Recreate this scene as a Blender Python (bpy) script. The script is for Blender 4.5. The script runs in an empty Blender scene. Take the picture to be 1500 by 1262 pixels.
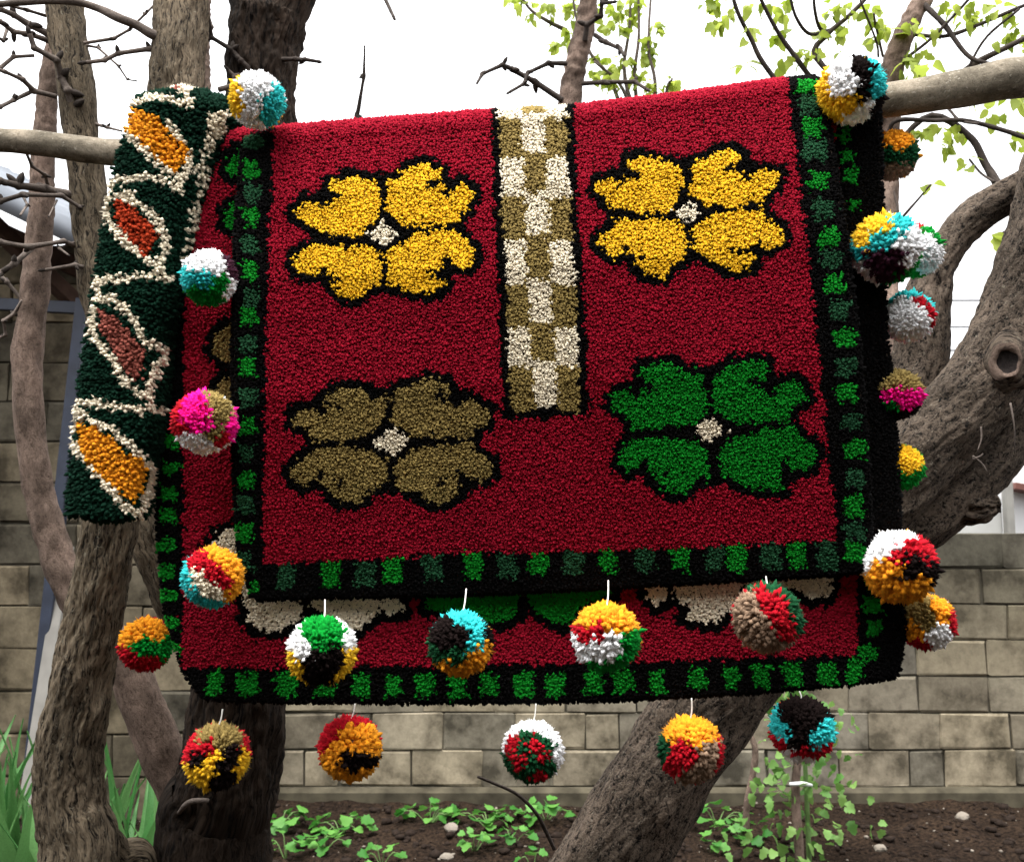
import bpy, math, random
import numpy as np
from mathutils import Vector, Matrix, noise as mnoise
random.seed(7); rng = np.random.default_rng(7)
S = bpy.context.scene
COL = S.collection

# ------------------------------------------------------------------ camera, sky, sun, exposure
CAMZ, TILT, FPX = 1.41, math.radians(6.5), 1458.0
cam = bpy.data.cameras.new('camera'); camo = bpy.data.objects.new('camera', cam); COL.objects.link(camo)
camo.location = (0, 0, CAMZ); camo.rotation_euler = (math.radians(90) + TILT, 0, 0)
cam.sensor_width = 36; cam.lens = 36 * FPX / 1500; cam.clip_start = 0.05; cam.clip_end = 2000
cam.dof.use_dof = True; cam.dof.focus_distance = 1.60; cam.dof.aperture_fstop = 11.0
S.camera = camo
SUN_EL, SUN_AZ = math.radians(73), math.radians(205)      # azimuth clockwise from +Y
W = bpy.data.worlds.new('World'); S.world = W; W.use_nodes = True
nt = W.node_tree; nt.nodes.clear()
sky = nt.nodes.new('ShaderNodeTexSky'); sky.sky_type = 'NISHITA'; sky.sun_disc = False
sky.sun_elevation = SUN_EL; sky.sun_rotation = SUN_AZ; sky.dust_density = 6; sky.air_density = 1.0
hs = nt.nodes.new('ShaderNodeHueSaturation'); hs.inputs['Saturation'].default_value = 0.06
mx = nt.nodes.new('ShaderNodeMixRGB'); mx.inputs[0].default_value = 0.75; mx.inputs[2].default_value = (12.0, 12.1, 12.3, 1)
bg = nt.nodes.new('ShaderNodeBackground'); bg.inputs['Strength'].default_value = 0.078
wo = nt.nodes.new('ShaderNodeOutputWorld')
nt.links.new(sky.outputs[0], hs.inputs['Color']); nt.links.new(hs.outputs[0], mx.inputs[1])
# overcast luminance distribution: the zenith three times as bright as the horizon
wtc = nt.nodes.new('ShaderNodeTexCoord'); wsx = nt.nodes.new('ShaderNodeSeparateXYZ'); wmr = nt.nodes.new('ShaderNodeMapRange'); wvm = nt.nodes.new('ShaderNodeVectorMath'); wvm.operation = 'SCALE'
wmr.inputs[1].default_value = 0.0; wmr.inputs[2].default_value = 1.0; wmr.inputs[3].default_value = 0.45; wmr.inputs[4].default_value = 1.35
nt.links.new(wtc.outputs['Generated'], wsx.inputs[0]); nt.links.new(wsx.outputs['Z'], wmr.inputs[0]); nt.links.new(mx.outputs[0], wvm.inputs[0]); nt.links.new(wmr.outputs[0], wvm.inputs['Scale'])
nt.links.new(wvm.outputs[0], bg.inputs['Color']); nt.links.new(bg.outputs[0], wo.inputs['Surface'])
sl = bpy.data.lights.new('sun', 'SUN'); sl.energy = 1.5; sl.angle = math.radians(30); sl.color = (1.0, 0.98, 0.95)
so = bpy.data.objects.new('sun', sl); COL.objects.link(so)
sd = Vector((math.sin(SUN_AZ) * math.cos(SUN_EL), math.cos(SUN_AZ) * math.cos(SUN_EL), math.sin(SUN_EL)))
so.rotation_euler = sd.to_track_quat('Z', 'Y').to_euler(); so.location = sd * 20
S.view_settings.view_transform = 'Standard'; S.view_settings.look = 'None'
S.cycles.max_bounces = 14; S.cycles.diffuse_bounces = 9
S.view_settings.exposure = 1.95; S.view_settings.gamma = 1.0

# ------------------------------------------------------------------ helpers
CT, ST = math.cos(TILT), math.sin(TILT)
def P(px, py, Y):
    """world point on the photograph's ray (px,py) at world depth Y (used to survey real positions)"""
    x = (px - 750) / FPX; y = (631 - py) / FPX
    t = Y / (CT - y * ST)
    return Vector((x * t, Y, CAMZ + t * (ST + y * CT)))
def Pn(px, py, Y):
    px = np.asarray(px, float); py = np.asarray(py, float); Y = np.broadcast_to(np.asarray(Y, float), px.shape)
    x = (px - 750) / FPX; y = (631 - py) / FPX
    t = Y / (CT - y * ST)
    return np.stack([x * t, Y, CAMZ + t * (ST + y * CT)], -1)
def MPP(py, Y): return Y / (CT - (631 - py) / FPX * ST) / FPX      # metres per photo pixel

def srgb(r, g, b):
    f = lambda c: (c / 255 / 12.92) if c / 255 <= 0.04045 else ((c / 255 + 0.055) / 1.055) ** 2.4
    return (f(r), f(g), f(b), 1)

def mesh_np(name, V, F, rnd=None, vec=None, smooth=True, nrm=None):
    """triangle / quad mesh from numpy arrays"""
    me = bpy.data.meshes.new(name)
    V = np.asarray(V, np.float32); F = np.asarray(F, np.int32); k = F.shape[1]
    me.vertices.add(len(V)); me.vertices.foreach_set('co', V.ravel())
    me.loops.add(F.size); me.loops.foreach_set('vertex_index', F.ravel())
    me.polygons.add(len(F)); me.polygons.foreach_set('loop_start', np.arange(0, F.size, k, dtype=np.int32))
    if smooth: me.polygons.foreach_set('use_smooth', np.ones(len(F), bool))
    if rnd is not None:
        a = me.attributes.new('rnd', 'FLOAT', 'POINT'); a.data.foreach_set('value', np.asarray(rnd, np.float32))
    if vec is not None:
        a = me.attributes.new('bark', 'FLOAT_VECTOR', 'POINT'); a.data.foreach_set('vector', np.asarray(vec, np.float32).ravel())
    if nrm is not None:
        a = me.attributes.new('nrm', 'FLOAT_VECTOR', 'POINT'); a.data.foreach_set('vector', np.asarray(nrm, np.float32).ravel())
    me.update(calc_edges=True); me.validate()
    return me
def obj(name, me, mat=None, parent=None):
    o = bpy.data.objects.new(name, me); COL.objects.link(o)
    if mat is not None and me is not None and not me.materials: me.materials.append(mat)
    if parent is not None: o.parent = parent
    return o
def tag(o, label, cat, group=None, kind=None):
    if label: o['label'] = label
    if cat: o['category'] = cat
    if group: o['group'] = group
    if kind: o['kind'] = kind
    return o
def thing(name, loc, label, cat, group=None):
    o = bpy.data.objects.new(name, None); COL.objects.link(o); o.location = loc; o.empty_display_size = 0.05
    return tag(o, label, cat, group)
def put(o, root):                                  # parent world-space mesh to an Empty that sits elsewhere
    o.parent = root; o.matrix_parent_inverse = Matrix.Translation(-Vector(root.location)); return o

# ------------------------------------------------------------------ materials
def newmat(name):
    m = bpy.data.materials.new(name); m.use_nodes = True
    t = m.node_tree; b = t.nodes['Principled BSDF']
    return m, t, b
def N(t, kind, **kw):
    n = t.nodes.new(kind)
    for k, v in kw.items():
        if k in n.inputs.keys(): n.inputs[k].default_value = v
        else: setattr(n, k, v)
    return n
def ramp(t, stops):
    r = t.nodes.new('ShaderNodeValToRGB'); e = r.color_ramp.elements
    while len(e) > 1: e.remove(e[-1])
    e[0].position, e[0].color = stops[0]
    for p, c in stops[1:]:
        x = e.new(p); x.color = c
    return r
def yarn(name, col, var=0.34, sheen=0.25):
    m, t, b = newmat('yarn_' + name)
    a = N(t, 'ShaderNodeAttribute', attribute_name='rnd')
    mr = N(t, 'ShaderNodeMapRange'); mr.inputs[3].default_value = 1 - var * .7; mr.inputs[4].default_value = 1 + var * 0.6
    no = N(t, 'ShaderNodeTexNoise', Scale=900.0); no.inputs['Detail'].default_value = 1
    mr2 = N(t, 'ShaderNodeMapRange'); mr2.inputs[1].default_value = .3; mr2.inputs[2].default_value = .7; mr2.inputs[3].default_value = 0.78; mr2.inputs[4].default_value = 1.15
    mu = N(t, 'ShaderNodeMath', operation='MULTIPLY')
    v = N(t, 'ShaderNodeVectorMath', operation='SCALE'); v.inputs[0].default_value = col[:3]
    g = N(t, 'ShaderNodeNewGeometry')
    t.links.new(g.outputs['Position'], no.inputs['Vector'])
    t.links.new(a.outputs['Fac'], mr.inputs[0]); t.links.new(no.outputs['Fac'], mr2.inputs[0])
    t.links.new(mr.outputs[0], mu.inputs[0]); t.links.new(mr2.outputs[0], mu.inputs[1])
    t.links.new(mu.outputs[0], v.inputs['Scale']); t.links.new(v.outputs[0], b.inputs['Base Color'])
    an = N(t, 'ShaderNodeAttribute', attribute_name='nrm'); sc = N(t, 'ShaderNodeVectorMath', operation='SCALE'); sc.inputs['Scale'].default_value = 1.3     # loose fibres scatter light about the lie of the pile
    av = N(t, 'ShaderNodeVectorMath', operation='ADD'); nz = N(t, 'ShaderNodeVectorMath', operation='NORMALIZE')
    t.links.new(an.outputs['Vector'], sc.inputs[0]); t.links.new(sc.outputs[0], av.inputs[0]); t.links.new(g.outputs['Normal'], av.inputs[1]); t.links.new(av.outputs[0], nz.inputs[0]); t.links.new(nz.outputs[0], b.inputs['Normal'])
    b.inputs['Roughness'].default_value = 0.95; b.inputs['Specular IOR Level'].default_value = 0.05
    b.inputs['Sheen Weight'].default_value = sheen; b.inputs['Sheen Roughness'].default_value = 0.5
    b.inputs['Sheen Tint'].default_value = (min(1, col[0] * 2 + .1), min(1, col[1] * 2 + .1), min(1, col[2] * 2 + .1), 1)
    return m
Y_ = {
 'red': yarn('red', srgb(146, 19, 39)), 'black': yarn('black', srgb(11, 10, 10), sheen=.02),
 'yellow': yarn('yellow', srgb(248, 192, 44), .24), 'olive': yarn('olive', srgb(142, 122, 72), .4),
 'green': yarn('green', srgb(16, 122, 32), .45), 'cream': yarn('cream', srgb(242, 228, 200), .18),
 'bright_green': yarn('bright_green', srgb(18, 126, 34), .45), 'deep_green': yarn('deep_green', srgb(34, 74, 48), .45),
 'forest': yarn('forest', srgb(14, 42, 30), .5, .08), 'orange': yarn('orange', srgb(236, 150, 36), .3),
 'rust': yarn('rust', srgb(176, 62, 34), .35), 'dusty_rose': yarn('dusty_rose', srgb(150, 84, 72), .4),
 'white': yarn('white', srgb(255, 255, 255), .03, .1), 'teal': yarn('teal', srgb(52, 190, 190), .25),
 'pink': yarn('pink', srgb(250, 24, 140), .25), 'plum': yarn('plum', srgb(58, 28, 42), .4),
 'brown_black': yarn('brown_black', srgb(24, 17, 16), .4, .03), 'taupe': yarn('taupe', srgb(138, 114, 94), .4),
 'scarlet': yarn('scarlet', srgb(172, 20, 34), .35), 'pom_green': yarn('pom_green', srgb(10, 132, 44), .4),
 'pine': yarn('pine', srgb(22, 72, 42), .4), 'backing': yarn('backing', srgb(60, 50, 42), .2), 'thread': yarn('thread', srgb(235, 232, 225), .1),
}
for k_ in ('dark_core',): Y_[k_] = yarn(k_, srgb(120, 108, 98), .2)

def bark(name, dark, light, sx=120.0, sz=16.0, bump=0.8, lichen=None, crack=(0.36, 0.62), patch=(9, 9, 5)):
    m, t, b = newmat('bark_' + name)
    a = N(t, 'ShaderNodeAttribute', attribute_name='bark')
    wn = N(t, 'ShaderNodeTexNoise', Scale=26.0); wn.inputs['Detail'].default_value = 2        # warps the grain so that it wanders
    t.links.new(a.outputs['Vector'], wn.inputs['Vector'])
    ws = N(t, 'ShaderNodeVectorMath', operation='MULTIPLY_ADD'); ws.inputs[1].default_value = (.022, .022, .02)
    t.links.new(wn.outputs['Color'], ws.inputs[0]); t.links.new(a.outputs['Vector'], ws.inputs[2])
    def layer(scale, det, rough, dist=0.0):
        mp = N(t, 'ShaderNodeMapping'); mp.inputs['Scale'].default_value = scale
        n = N(t, 'ShaderNodeTexNoise', Scale=1.0); n.inputs['Detail'].default_value = det; n.inputs['Roughness'].default_value = rough; n.inputs['Distortion'].default_value = dist
        t.links.new(ws.outputs[0], mp.inputs['Vector']); t.links.new(mp.outputs[0], n.inputs['Vector']); return n
    n1 = layer((sx, sx, sz), 6, .7, .3); n2 = layer((sx * 2.6, sx * 2.6, sz * 4.5), 4, .7); n3 = layer(patch, 5, .6)
    ad = N(t, 'ShaderNodeMath', operation='MULTIPLY_ADD'); ad.inputs[1].default_value = .45
    hf = N(t, 'ShaderNodeMath', operation='MULTIPLY'); hf.inputs[1].default_value = .55
    t.links.new(n1.outputs['Fac'], hf.inputs[0]); t.links.new(n2.outputs['Fac'], ad.inputs[0]); t.links.new(hf.outputs[0], ad.inputs[2])
    r1 = ramp(t, [(crack[0], dark), ((crack[0] + crack[1]) / 2, tuple(.62 * light[k] + .38 * dark[k] for k in range(3)) + (1,)), (crack[1], light)])
    r2 = ramp(t, [(0.34, (.36, .35, .33, 1)), (.5, (.8, .79, .77, 1)), (0.66, (1.25, 1.22, 1.2, 1))])
    mixc = N(t, 'ShaderNodeMixRGB', blend_type='MULTIPLY'); mixc.inputs[0].default_value = .85
    t.links.new(ad.outputs[0], r1.inputs[0]); t.links.new(n3.outputs['Fac'], r2.inputs[0])
    t.links.new(r1.outputs[0], mixc.inputs[1]); t.links.new(r2.outputs[0], mixc.inputs[2]); out = mixc.outputs[0]
    if lichen:
        n4 = layer((170, 170, 110), 3, .6); r3 = ramp(t, [(0.61, (0, 0, 0, 1)), (0.68, (.7, .7, .7, 1))]); t.links.new(n4.outputs['Fac'], r3.inputs[0])
        mm = N(t, 'ShaderNodeMixRGB'); mm.inputs[2].default_value = lichen
        t.links.new(r3.outputs[0], mm.inputs[0]); t.links.new(out, mm.inputs[1]); out = mm.outputs[0]
    t.links.new(out, b.inputs['Base Color'])
    bp = N(t, 'ShaderNodeBump', Strength=bump, Distance=0.009)
    t.links.new(ad.outputs[0], bp.inputs['Height']); t.links.new(bp.outputs[0], b.inputs['Normal'])
    b.inputs['Roughness'].default_value = 0.92; b.inputs['Specular IOR Level'].default_value = 0.12
    return m
B_ = {
 'grey': bark('grey', srgb(22, 18, 14), srgb(126, 113, 95), sx=120, sz=13, bump=1.0, lichen=srgb(118, 112, 98), crack=(.41, .58)),
 'pinkish': bark('pinkish', srgb(66, 54, 47), srgb(130, 112, 101), sx=120, sz=60, bump=.6, patch=(14, 14, 10)),
 'dark': bark('dark', srgb(8, 6, 5), srgb(60, 50, 42), sx=85, sz=9, bump=1.0, crack=(.41, .58)),
 'rough': bark('rough', srgb(11, 9, 8), srgb(104, 92, 81), sx=85, sz=40, bump=1.0, lichen=srgb(118, 110, 98), crack=(.42, .58)),
 'pole': bark('pole', srgb(88, 81, 70), srgb(138, 129, 114), sx=150, sz=90, bump=.25, lichen=srgb(158, 151, 137), patch=(20, 20, 14)),
 'twig': bark('twig', srgb(66, 58, 54), srgb(118, 108, 101), sx=160, sz=60, bump=.3),
 'darktwig': bark('darktwig', srgb(40, 36, 34), srgb(80, 72, 67), sx=160, sz=60, bump=.3),
}
def leafmat(name, c1, c2, trans=0.5):
    m, t, b = newmat('leaf_' + name)
    oi = N(t, 'ShaderNodeObjectInfo'); r = ramp(t, [(0.0, c1), (1.0, c2)])
    t.links.new(oi.outputs['Random'], r.inputs[0])
    no = N(t, 'ShaderNodeTexNoise', Scale=120.0)
    tc = N(t, 'ShaderNodeTexCoord'); t.links.new(tc.outputs['Object'], no.inputs['Vector'])
    mx_ = N(t, 'ShaderNodeMixRGB', blend_type='MULTIPLY'); mx_.inputs[0].default_value = .5
    rr = ramp(t, [(0.3, (.6, .6, .55, 1)), (.7, (1.1, 1.1, 1.1, 1))]); t.links.new(no.outputs['Fac'], rr.inputs[0])
    t.links.new(r.outputs[0], mx_.inputs[1]); t.links.new(rr.outputs[0], mx_.inputs[2])
    t.links.new(mx_.outputs[0], b.inputs['Base Color']); b.inputs['Roughness'].default_value = .55
    b.inputs['Specular IOR Level'].default_value = .3
    tr = N(t, 'ShaderNodeBsdfTranslucent'); t.links.new(mx_.outputs[0], tr.inputs['Color'])
    ms = N(t, 'ShaderNodeMixShader'); ms.inputs[0].default_value = trans
    o = t.nodes['Material Output']
    t.links.new(b.outputs[0], ms.inputs[1]); t.links.new(tr.outputs[0], ms.inputs[2]); t.links.new(ms.outputs[0], o.inputs['Surface'])
    return m
L_ = {
 'spring': leafmat('spring', srgb(122, 142, 40), srgb(176, 190, 84), .55),
 'weed': leafmat('weed', srgb(48, 108, 36), srgb(98, 152, 66), .35),
 'iris': leafmat('iris', srgb(52, 104, 48), srgb(104, 148, 88), .3),
 'sapling': leafmat('sapling', srgb(76, 122, 52), srgb(130, 166, 88), .4),
}
def plain(name, col, rough=.8, nscale=30, amt=.25, metal=0, bump=0.0):
    m, t, b = newmat(name)
    tc = N(t, 'ShaderNodeTexCoord'); no = N(t, 'ShaderNodeTexNoise', Scale=float(nscale)); no.inputs['Detail'].default_value = 5
    t.links.new(tc.outputs['Object'], no.inputs['Vector'])
    d = tuple(c * (1 - amt) for c in col[:3]) + (1,); l = tuple(min(1, c * (1 + amt)) for c in col[:3]) + (1,)
    r = ramp(t, [(.3, d), (.7, l)]); t.links.new(no.outputs['Fac'], r.inputs[0]); t.links.new(r.outputs[0], b.inputs['Base Color'])
    b.inputs['Roughness'].default_value = rough; b.inputs['Metallic'].default_value = metal; b.inputs['Specular IOR Level'].default_value = .12 if rough > .8 else .4
    if bump:
        bp = N(t, 'ShaderNodeBump', Strength=bump, Distance=.01); t.links.new(no.outputs['Fac'], bp.inputs['Height']); t.links.new(bp.outputs[0], b.inputs['Normal'])
    return m
def blockmat(name, tones):
    m, t, b = newmat(name)
    oi = N(t, 'ShaderNodeObjectInfo'); g = N(t, 'ShaderNodeNewGeometry')
    r = ramp(t, [(i / (len(tones) - 1), c) for i, c in enumerate(tones)]); t.links.new(oi.outputs['Random'], r.inputs[0])
    n1 = N(t, 'ShaderNodeTexNoise', Scale=4.6); n1.inputs['Detail'].default_value = 6; n1.inputs['Roughness'].default_value = .62
    n2 = N(t, 'ShaderNodeTexNoise', Scale=38.0); n2.inputs['Detail'].default_value = 8; n2.inputs['Roughness'].default_value = .75
    t.links.new(g.outputs['Position'], n1.inputs['Vector']); t.links.new(g.outputs['Position'], n2.inputs['Vector'])
    rs = ramp(t, [(.36, (.34, .33, .31, 1)), (.43, (.64, .62, .59, 1)), (.51, (.93, .91, .88, 1)), (.61, (1.2, 1.18, 1.14, 1))]); t.links.new(n1.outputs['Fac'], rs.inputs[0])
    rf = ramp(t, [(.3, (.75, .74, .72, 1)), (.65, (1.12, 1.1, 1.08, 1))]); t.links.new(n2.outputs['Fac'], rf.inputs[0])
    a = N(t, 'ShaderNodeMixRGB', blend_type='MULTIPLY'); a.inputs[0].default_value = 1
    c = N(t, 'ShaderNodeMixRGB', blend_type='MULTIPLY'); c.inputs[0].default_value = 1
    t.links.new(r.outputs[0], a.inputs[1]); t.links.new(rs.outputs[0], a.inputs[2])
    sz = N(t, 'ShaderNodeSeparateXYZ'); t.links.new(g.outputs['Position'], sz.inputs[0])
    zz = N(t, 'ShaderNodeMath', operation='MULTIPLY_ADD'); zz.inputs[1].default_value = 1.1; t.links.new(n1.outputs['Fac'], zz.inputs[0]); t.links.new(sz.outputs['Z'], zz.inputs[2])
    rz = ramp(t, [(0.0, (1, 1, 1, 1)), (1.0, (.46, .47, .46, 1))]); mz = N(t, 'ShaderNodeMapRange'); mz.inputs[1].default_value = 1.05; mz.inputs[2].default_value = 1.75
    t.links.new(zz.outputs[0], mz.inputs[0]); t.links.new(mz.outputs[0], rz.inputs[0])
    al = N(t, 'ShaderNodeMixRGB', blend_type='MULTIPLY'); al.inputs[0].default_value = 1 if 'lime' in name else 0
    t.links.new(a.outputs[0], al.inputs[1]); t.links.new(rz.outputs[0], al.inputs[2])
    t.links.new(al.outputs[0], c.inputs[1]); t.links.new(rf.outputs[0], c.inputs[2]); t.links.new(c.outputs[0], b.inputs['Base Color'])
    bp = N(t, 'ShaderNodeBump', Strength=.35, Distance=.006); t.links.new(n2.outputs['Fac'], bp.inputs['Height']); t.links.new(bp.outputs[0], b.inputs['Normal'])
    b.inputs['Roughness'].default_value = .95; b.inputs['Specular IOR Level'].default_value = .1
    return m
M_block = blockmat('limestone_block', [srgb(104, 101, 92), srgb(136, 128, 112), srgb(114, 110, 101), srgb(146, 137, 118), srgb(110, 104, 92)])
M_shedblock = blockmat('shed_block', [srgb(82, 77, 66), srgb(106, 98, 82), srgb(76, 73, 65), srgb(116, 107, 90)])
M_mortar = plain('mortar', srgb(72, 68, 59), .95, 14, .5, bump=.6)
M_footing = plain('footing_concrete', srgb(72, 67, 55), .95, 9, .5, bump=.5)
M_steel = plain('blue_steel', srgb(40, 46, 60), .5, 12, .25)
M_roof = plain('zinc_sheet', srgb(112, 116, 122), .9, 6, .15)
M_rafter = plain('brown_timber', srgb(62, 46, 38), .85, 18, .3)
M_plank = plain('weathered_board', srgb(120, 117, 111), .8, 10, .15)
M_white = plain('white_paint', srgb(214, 214, 214), .7, 5, .06)
M_greyp = plain('grey_render', srgb(168, 168, 164), .85, 5, .1)
M_wire = plain('wire', srgb(70, 70, 72), .6, 5, .1)
M_stone = plain('pebble', srgb(118, 110, 100), .9, 40, .3)
M_clod = plain('clod', srgb(36, 28, 23), .98, 60, .4)
def soilmat():
    m, t, b = newmat('soil')
    g = N(t, 'ShaderNodeNewGeometry')
    n1 = N(t, 'ShaderNodeTexNoise', Scale=2.5); n2 = N(t, 'ShaderNodeTexNoise', Scale=60.0); n2.inputs['Detail'].default_value = 6
    for n in (n1, n2): t.links.new(g.outputs['Position'], n.inputs['Vector'])
    r1 = ramp(t, [(.35, srgb(20, 15, 12)), (.65, srgb(50, 39, 31))]); t.links.new(n2.outputs['Fac'], r1.inputs[0])
    r2 = ramp(t, [(.4, (.75, .75, .75, 1)), (.6, (1.2, 1.2, 1.15, 1))]); t.links.new(n1.outputs['Fac'], r2.inputs[0])
    mu = N(t, 'ShaderNodeMixRGB', blend_type='MULTIPLY'); mu.inputs[0].default_value = 1
    t.links.new(r1.outputs[0], mu.inputs[1]); t.links.new(r2.outputs[0], mu.inputs[2]); t.links.new(mu.outputs[0], b.inputs['Base Color'])
    bp = N(t, 'ShaderNodeBump', Strength=1, Distance=.02); t.links.new(n2.outputs['Fac'], bp.inputs['Height']); t.links.new(bp.outputs[0], b.inputs['Normal'])
    b.inputs['Roughness'].default_value = 1; b.inputs['Specular IOR Level'].default_value = .05
    return m

# ------------------------------------------------------------------ ground
def ground_z(x, y):
    if abs(x) > 4.6 or y < 1.0 or y > 5.9: return 0.0
    e = min(1, (4.6 - abs(x)) * 3, (y - 1.0) * 3, (5.9 - y) * 6)
    return e * (0.05 * mnoise.noise((x * 1.1, y * 1.1, 0)) + 0.03 * mnoise.noise((x * 5, y * 5, 3)) + 0.016 * mnoise.noise((x * 19, y * 19, 9)) + .02)
def make_ground():
    xs = [-300, -60, -15, -6] + list(np.linspace(-4.6, 4.6, 190)) + [6, 15, 60, 300]
    ys = [-300, -60, -15, -3, 1.0] + list(np.linspace(1.3, 3.7, 30)) + list(np.linspace(3.75, 5.9, 90)) + [7, 15, 60, 300]
    V = [(x, y, ground_z(x, y)) for y in ys for x in xs]; nx = len(xs)
    F = [(j * nx + i, j * nx + i + 1, (j + 1) * nx + i + 1, (j + 1) * nx + i) for j in range(len(ys) - 1) for i in range(nx - 1)]
    tag(obj('ground', mesh_np('ground', V, F), soilmat()), None, None, kind='structure')
make_ground()

# ------------------------------------------------------------------ block walls
def box(name, x0, x1, y0, y1, z0, z1, bev=0.0):
    import bmesh
    bm = bmesh.new(); bmesh.ops.create_cube(bm, size=1)
    for v in bm.verts: v.co = Vector(((x0 + x1) / 2 + v.co.x * (x1 - x0), (y0 + y1) / 2 + v.co.y * (y1 - y0), (z0 + z1) / 2 + v.co.z * (z1 - z0)))
    if bev: bmesh.ops.bevel(bm, geom=list(bm.edges), offset=bev, segments=1, affect='EDGES')
    me = bpy.data.meshes.new(name); bm.to_mesh(me); bm.free(); return me
def bar(name, p, q, w, h, bev=.003):
    """rectangular bar from p to q"""
    p = Vector(p); q = Vector(q); L = (q - p).length
    me = box(name, -w / 2, w / 2, -h / 2, h / 2, 0, L, bev)
    me.transform(Matrix.Translation(p) @ (q - p).to_track_quat('Z', 'Y').to_matrix().to_4x4()); return me
def block_variant(i, L, H, D):
    """worn block: rounded corners, slightly bulged, chipped; 44-50 triangles"""
    r = random.Random(i * 31 + 5); import bmesh
    me = box('block', -L / 2, L / 2, 0, D, 0, H, r.uniform(.004, .008))
    for v in me.vertices:
        v.co.x += r.uniform(-.008, .008); v.co.z += r.uniform(-.007, .007)
        if v.co.y < D / 2: v.co.y += r.uniform(-.004, .005)
    return me
def course_wall(root, x0, x1, yf, z0, rows, H, L, depth, mat, nvar=10, jit=.004, top_steps=None):
    full = [block_variant(i, L - .009, H - .009, depth) for i in range(nvar)]
    halfm = [block_variant(50 + i, L / 2 - .012, H - .012, depth) for i in range(4)]
    for k in range(rows):
        x = x0 + (L / 2 if k % 2 else 0) + random.uniform(-.05, .05)
        while x < x1:
            if top_steps and k >= top_steps(x): x += L; continue
            hm = random.random() < .1
            me = random.choice(halfm if hm else full); w = L / 2 if hm else L
            if not me.materials: me.materials.append(mat)
            o = bpy.data.objects.new('block', me); COL.objects.link(o)
            o.location = (x + w / 2 - root.location.x, yf + random.uniform(-jit, jit) - root.location.y, z0 + k * H - root.location.z)
            o.rotation_euler = (random.uniform(-.012, .012), random.uniform(-.014, .014), random.uniform(-.02, .02))
            o.parent = root; x += w
WALL_Y = 5.62
wall = thing('block_wall', (0.6, WALL_Y + .1, 0), 'low weathered limestone block garden wall behind the soil bed', 'wall')
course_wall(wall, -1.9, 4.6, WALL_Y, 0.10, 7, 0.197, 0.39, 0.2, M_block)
put(obj('mortar', box('mortar', -1.85, 4.7, WALL_Y + .018, WALL_Y + .19, -.05, 1.465), M_mortar), wall)
put(obj('footing', box('footing', -1.9, 4.9, WALL_Y - .05, WALL_Y + .22, -.2, 0.095, .02), M_footing), wall)

# shed on the left: block wall, steel post and beam, lean-to roof
SH_Y = 5.25
shed = thing('shed', (-2.6, SH_Y + .1, 0), 'stone block shed with blue steel post and sloping metal roof', 'shed')
course_wall(shed, -4.4, -1.75, SH_Y, 0.02, 14, 0.215, 0.42, 0.22, M_shedblock, top_steps=lambda x: 14 if x < -2.2 else 11)
put(obj('mortar', box('mortar', -4.4, -1.72, SH_Y + .022, SH_Y + .2, -.1, 2.36), M_mortar), shed)
put(obj('mortar', box('mortar', -4.4, -2.12, SH_Y + .024, SH_Y + .198, 2.36, 3.02), M_mortar), shed)
def pbar(name, a, b, w, h, mat, root): return put(obj(name, bar(name, P(*a), P(*b), w, h), mat), root)
pbar('post', (42, 1160, 4.9), (122, 438, 4.9), .055, .055, M_steel, shed)
pbar('beam', (-160, 438, 4.94), (128, 452, 4.94), .04, .06, M_steel, shed)
pbar('rafter', (-40, 300, 4.7), (140, 472, 5.2), .09, .07, M_rafter, shed)
pbar('rafter', (-200, 250, 4.95), (120, 395, 5.1), .07, .10, M_rafter, shed)
def roof():
    a, b = P(-420, 90, 4.55), P(125, 352, 4.55); V = []; F = []
    n = 40; 
    for lay, dz in ((0, 0.0), (1, -.12)):
        for j in range(2):
            for i in range(n + 1):
                p = a.lerp(b, i / n); V.append((p.x, p.y + j * 1.2, p.z + .07 + dz * (1 if j == 0 else .3) + j * .25 + (.012 * math.cos(i * math.pi) if j else 0)))
    m = n + 1
    for i in range(n):
        F += [(i, i + 1, m + i + 1, m + i), (2 * m + i, 3 * m + i, 3 * m + i + 1, 2 * m + i + 1), (i, 2 * m + i, 2 * m + i + 1, i + 1), (m + i, m + i + 1, 3 * m + i + 1, 3 * m + i)]
    F += [(0, m, 3 * m, 2 * m), (n, 2 * m + n, 3 * m + n, m + n)]
    put(obj('roof_sheet', mesh_np('roof_sheet', V, F, smooth=False), M_roof), shed)
roof()
pl = thing('leaning_board', P(60, 1130, 4.75), 'pale weathered board leaning beside the blue steel shed post', 'board')
put(obj('board', bar('board', P(38, 1180, 4.75), P(98, 800, 4.95), .07, .025), M_plank), pl)
# beyond the garden wall on the right
nb = thing('neighbour_house', P(1450, 800, 9.0), 'pale grey rendered outbuilding beyond the garden wall', 'outbuilding')
gA, gB = P(1395, 700, 9.0), P(1468, 790, 9.0)
put(obj('wall', box('wall', gA.x, gB.x + .02, 9.0, 11, 0, P(1430, 728, 9).z, .02), M_greyp), nb)
put(obj('wall', box('wall', P(1478, 640, 9).x, P(1640, 640, 9).x, 9.3, 11.3, 0, P(1490, 668, 9.3).z, .02), M_white), nb)
put(obj('corner_post', box('corner_post', P(1468, 640, 8.9).x, P(1479, 640, 8.9).x, 8.88, 8.98, 0, P(1470, 655, 8.9).z, .01), plain('post_grey', srgb(128, 126, 120), .8, 8, .15)), nb)
put(obj('roof_edge', bar('roof_edge', P(1478, 712, 9.2), P(1640, 740, 9.2), .25, .06), plain('roof_brown', srgb(96, 60, 52), .8, 8, .2)), nb)

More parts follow.
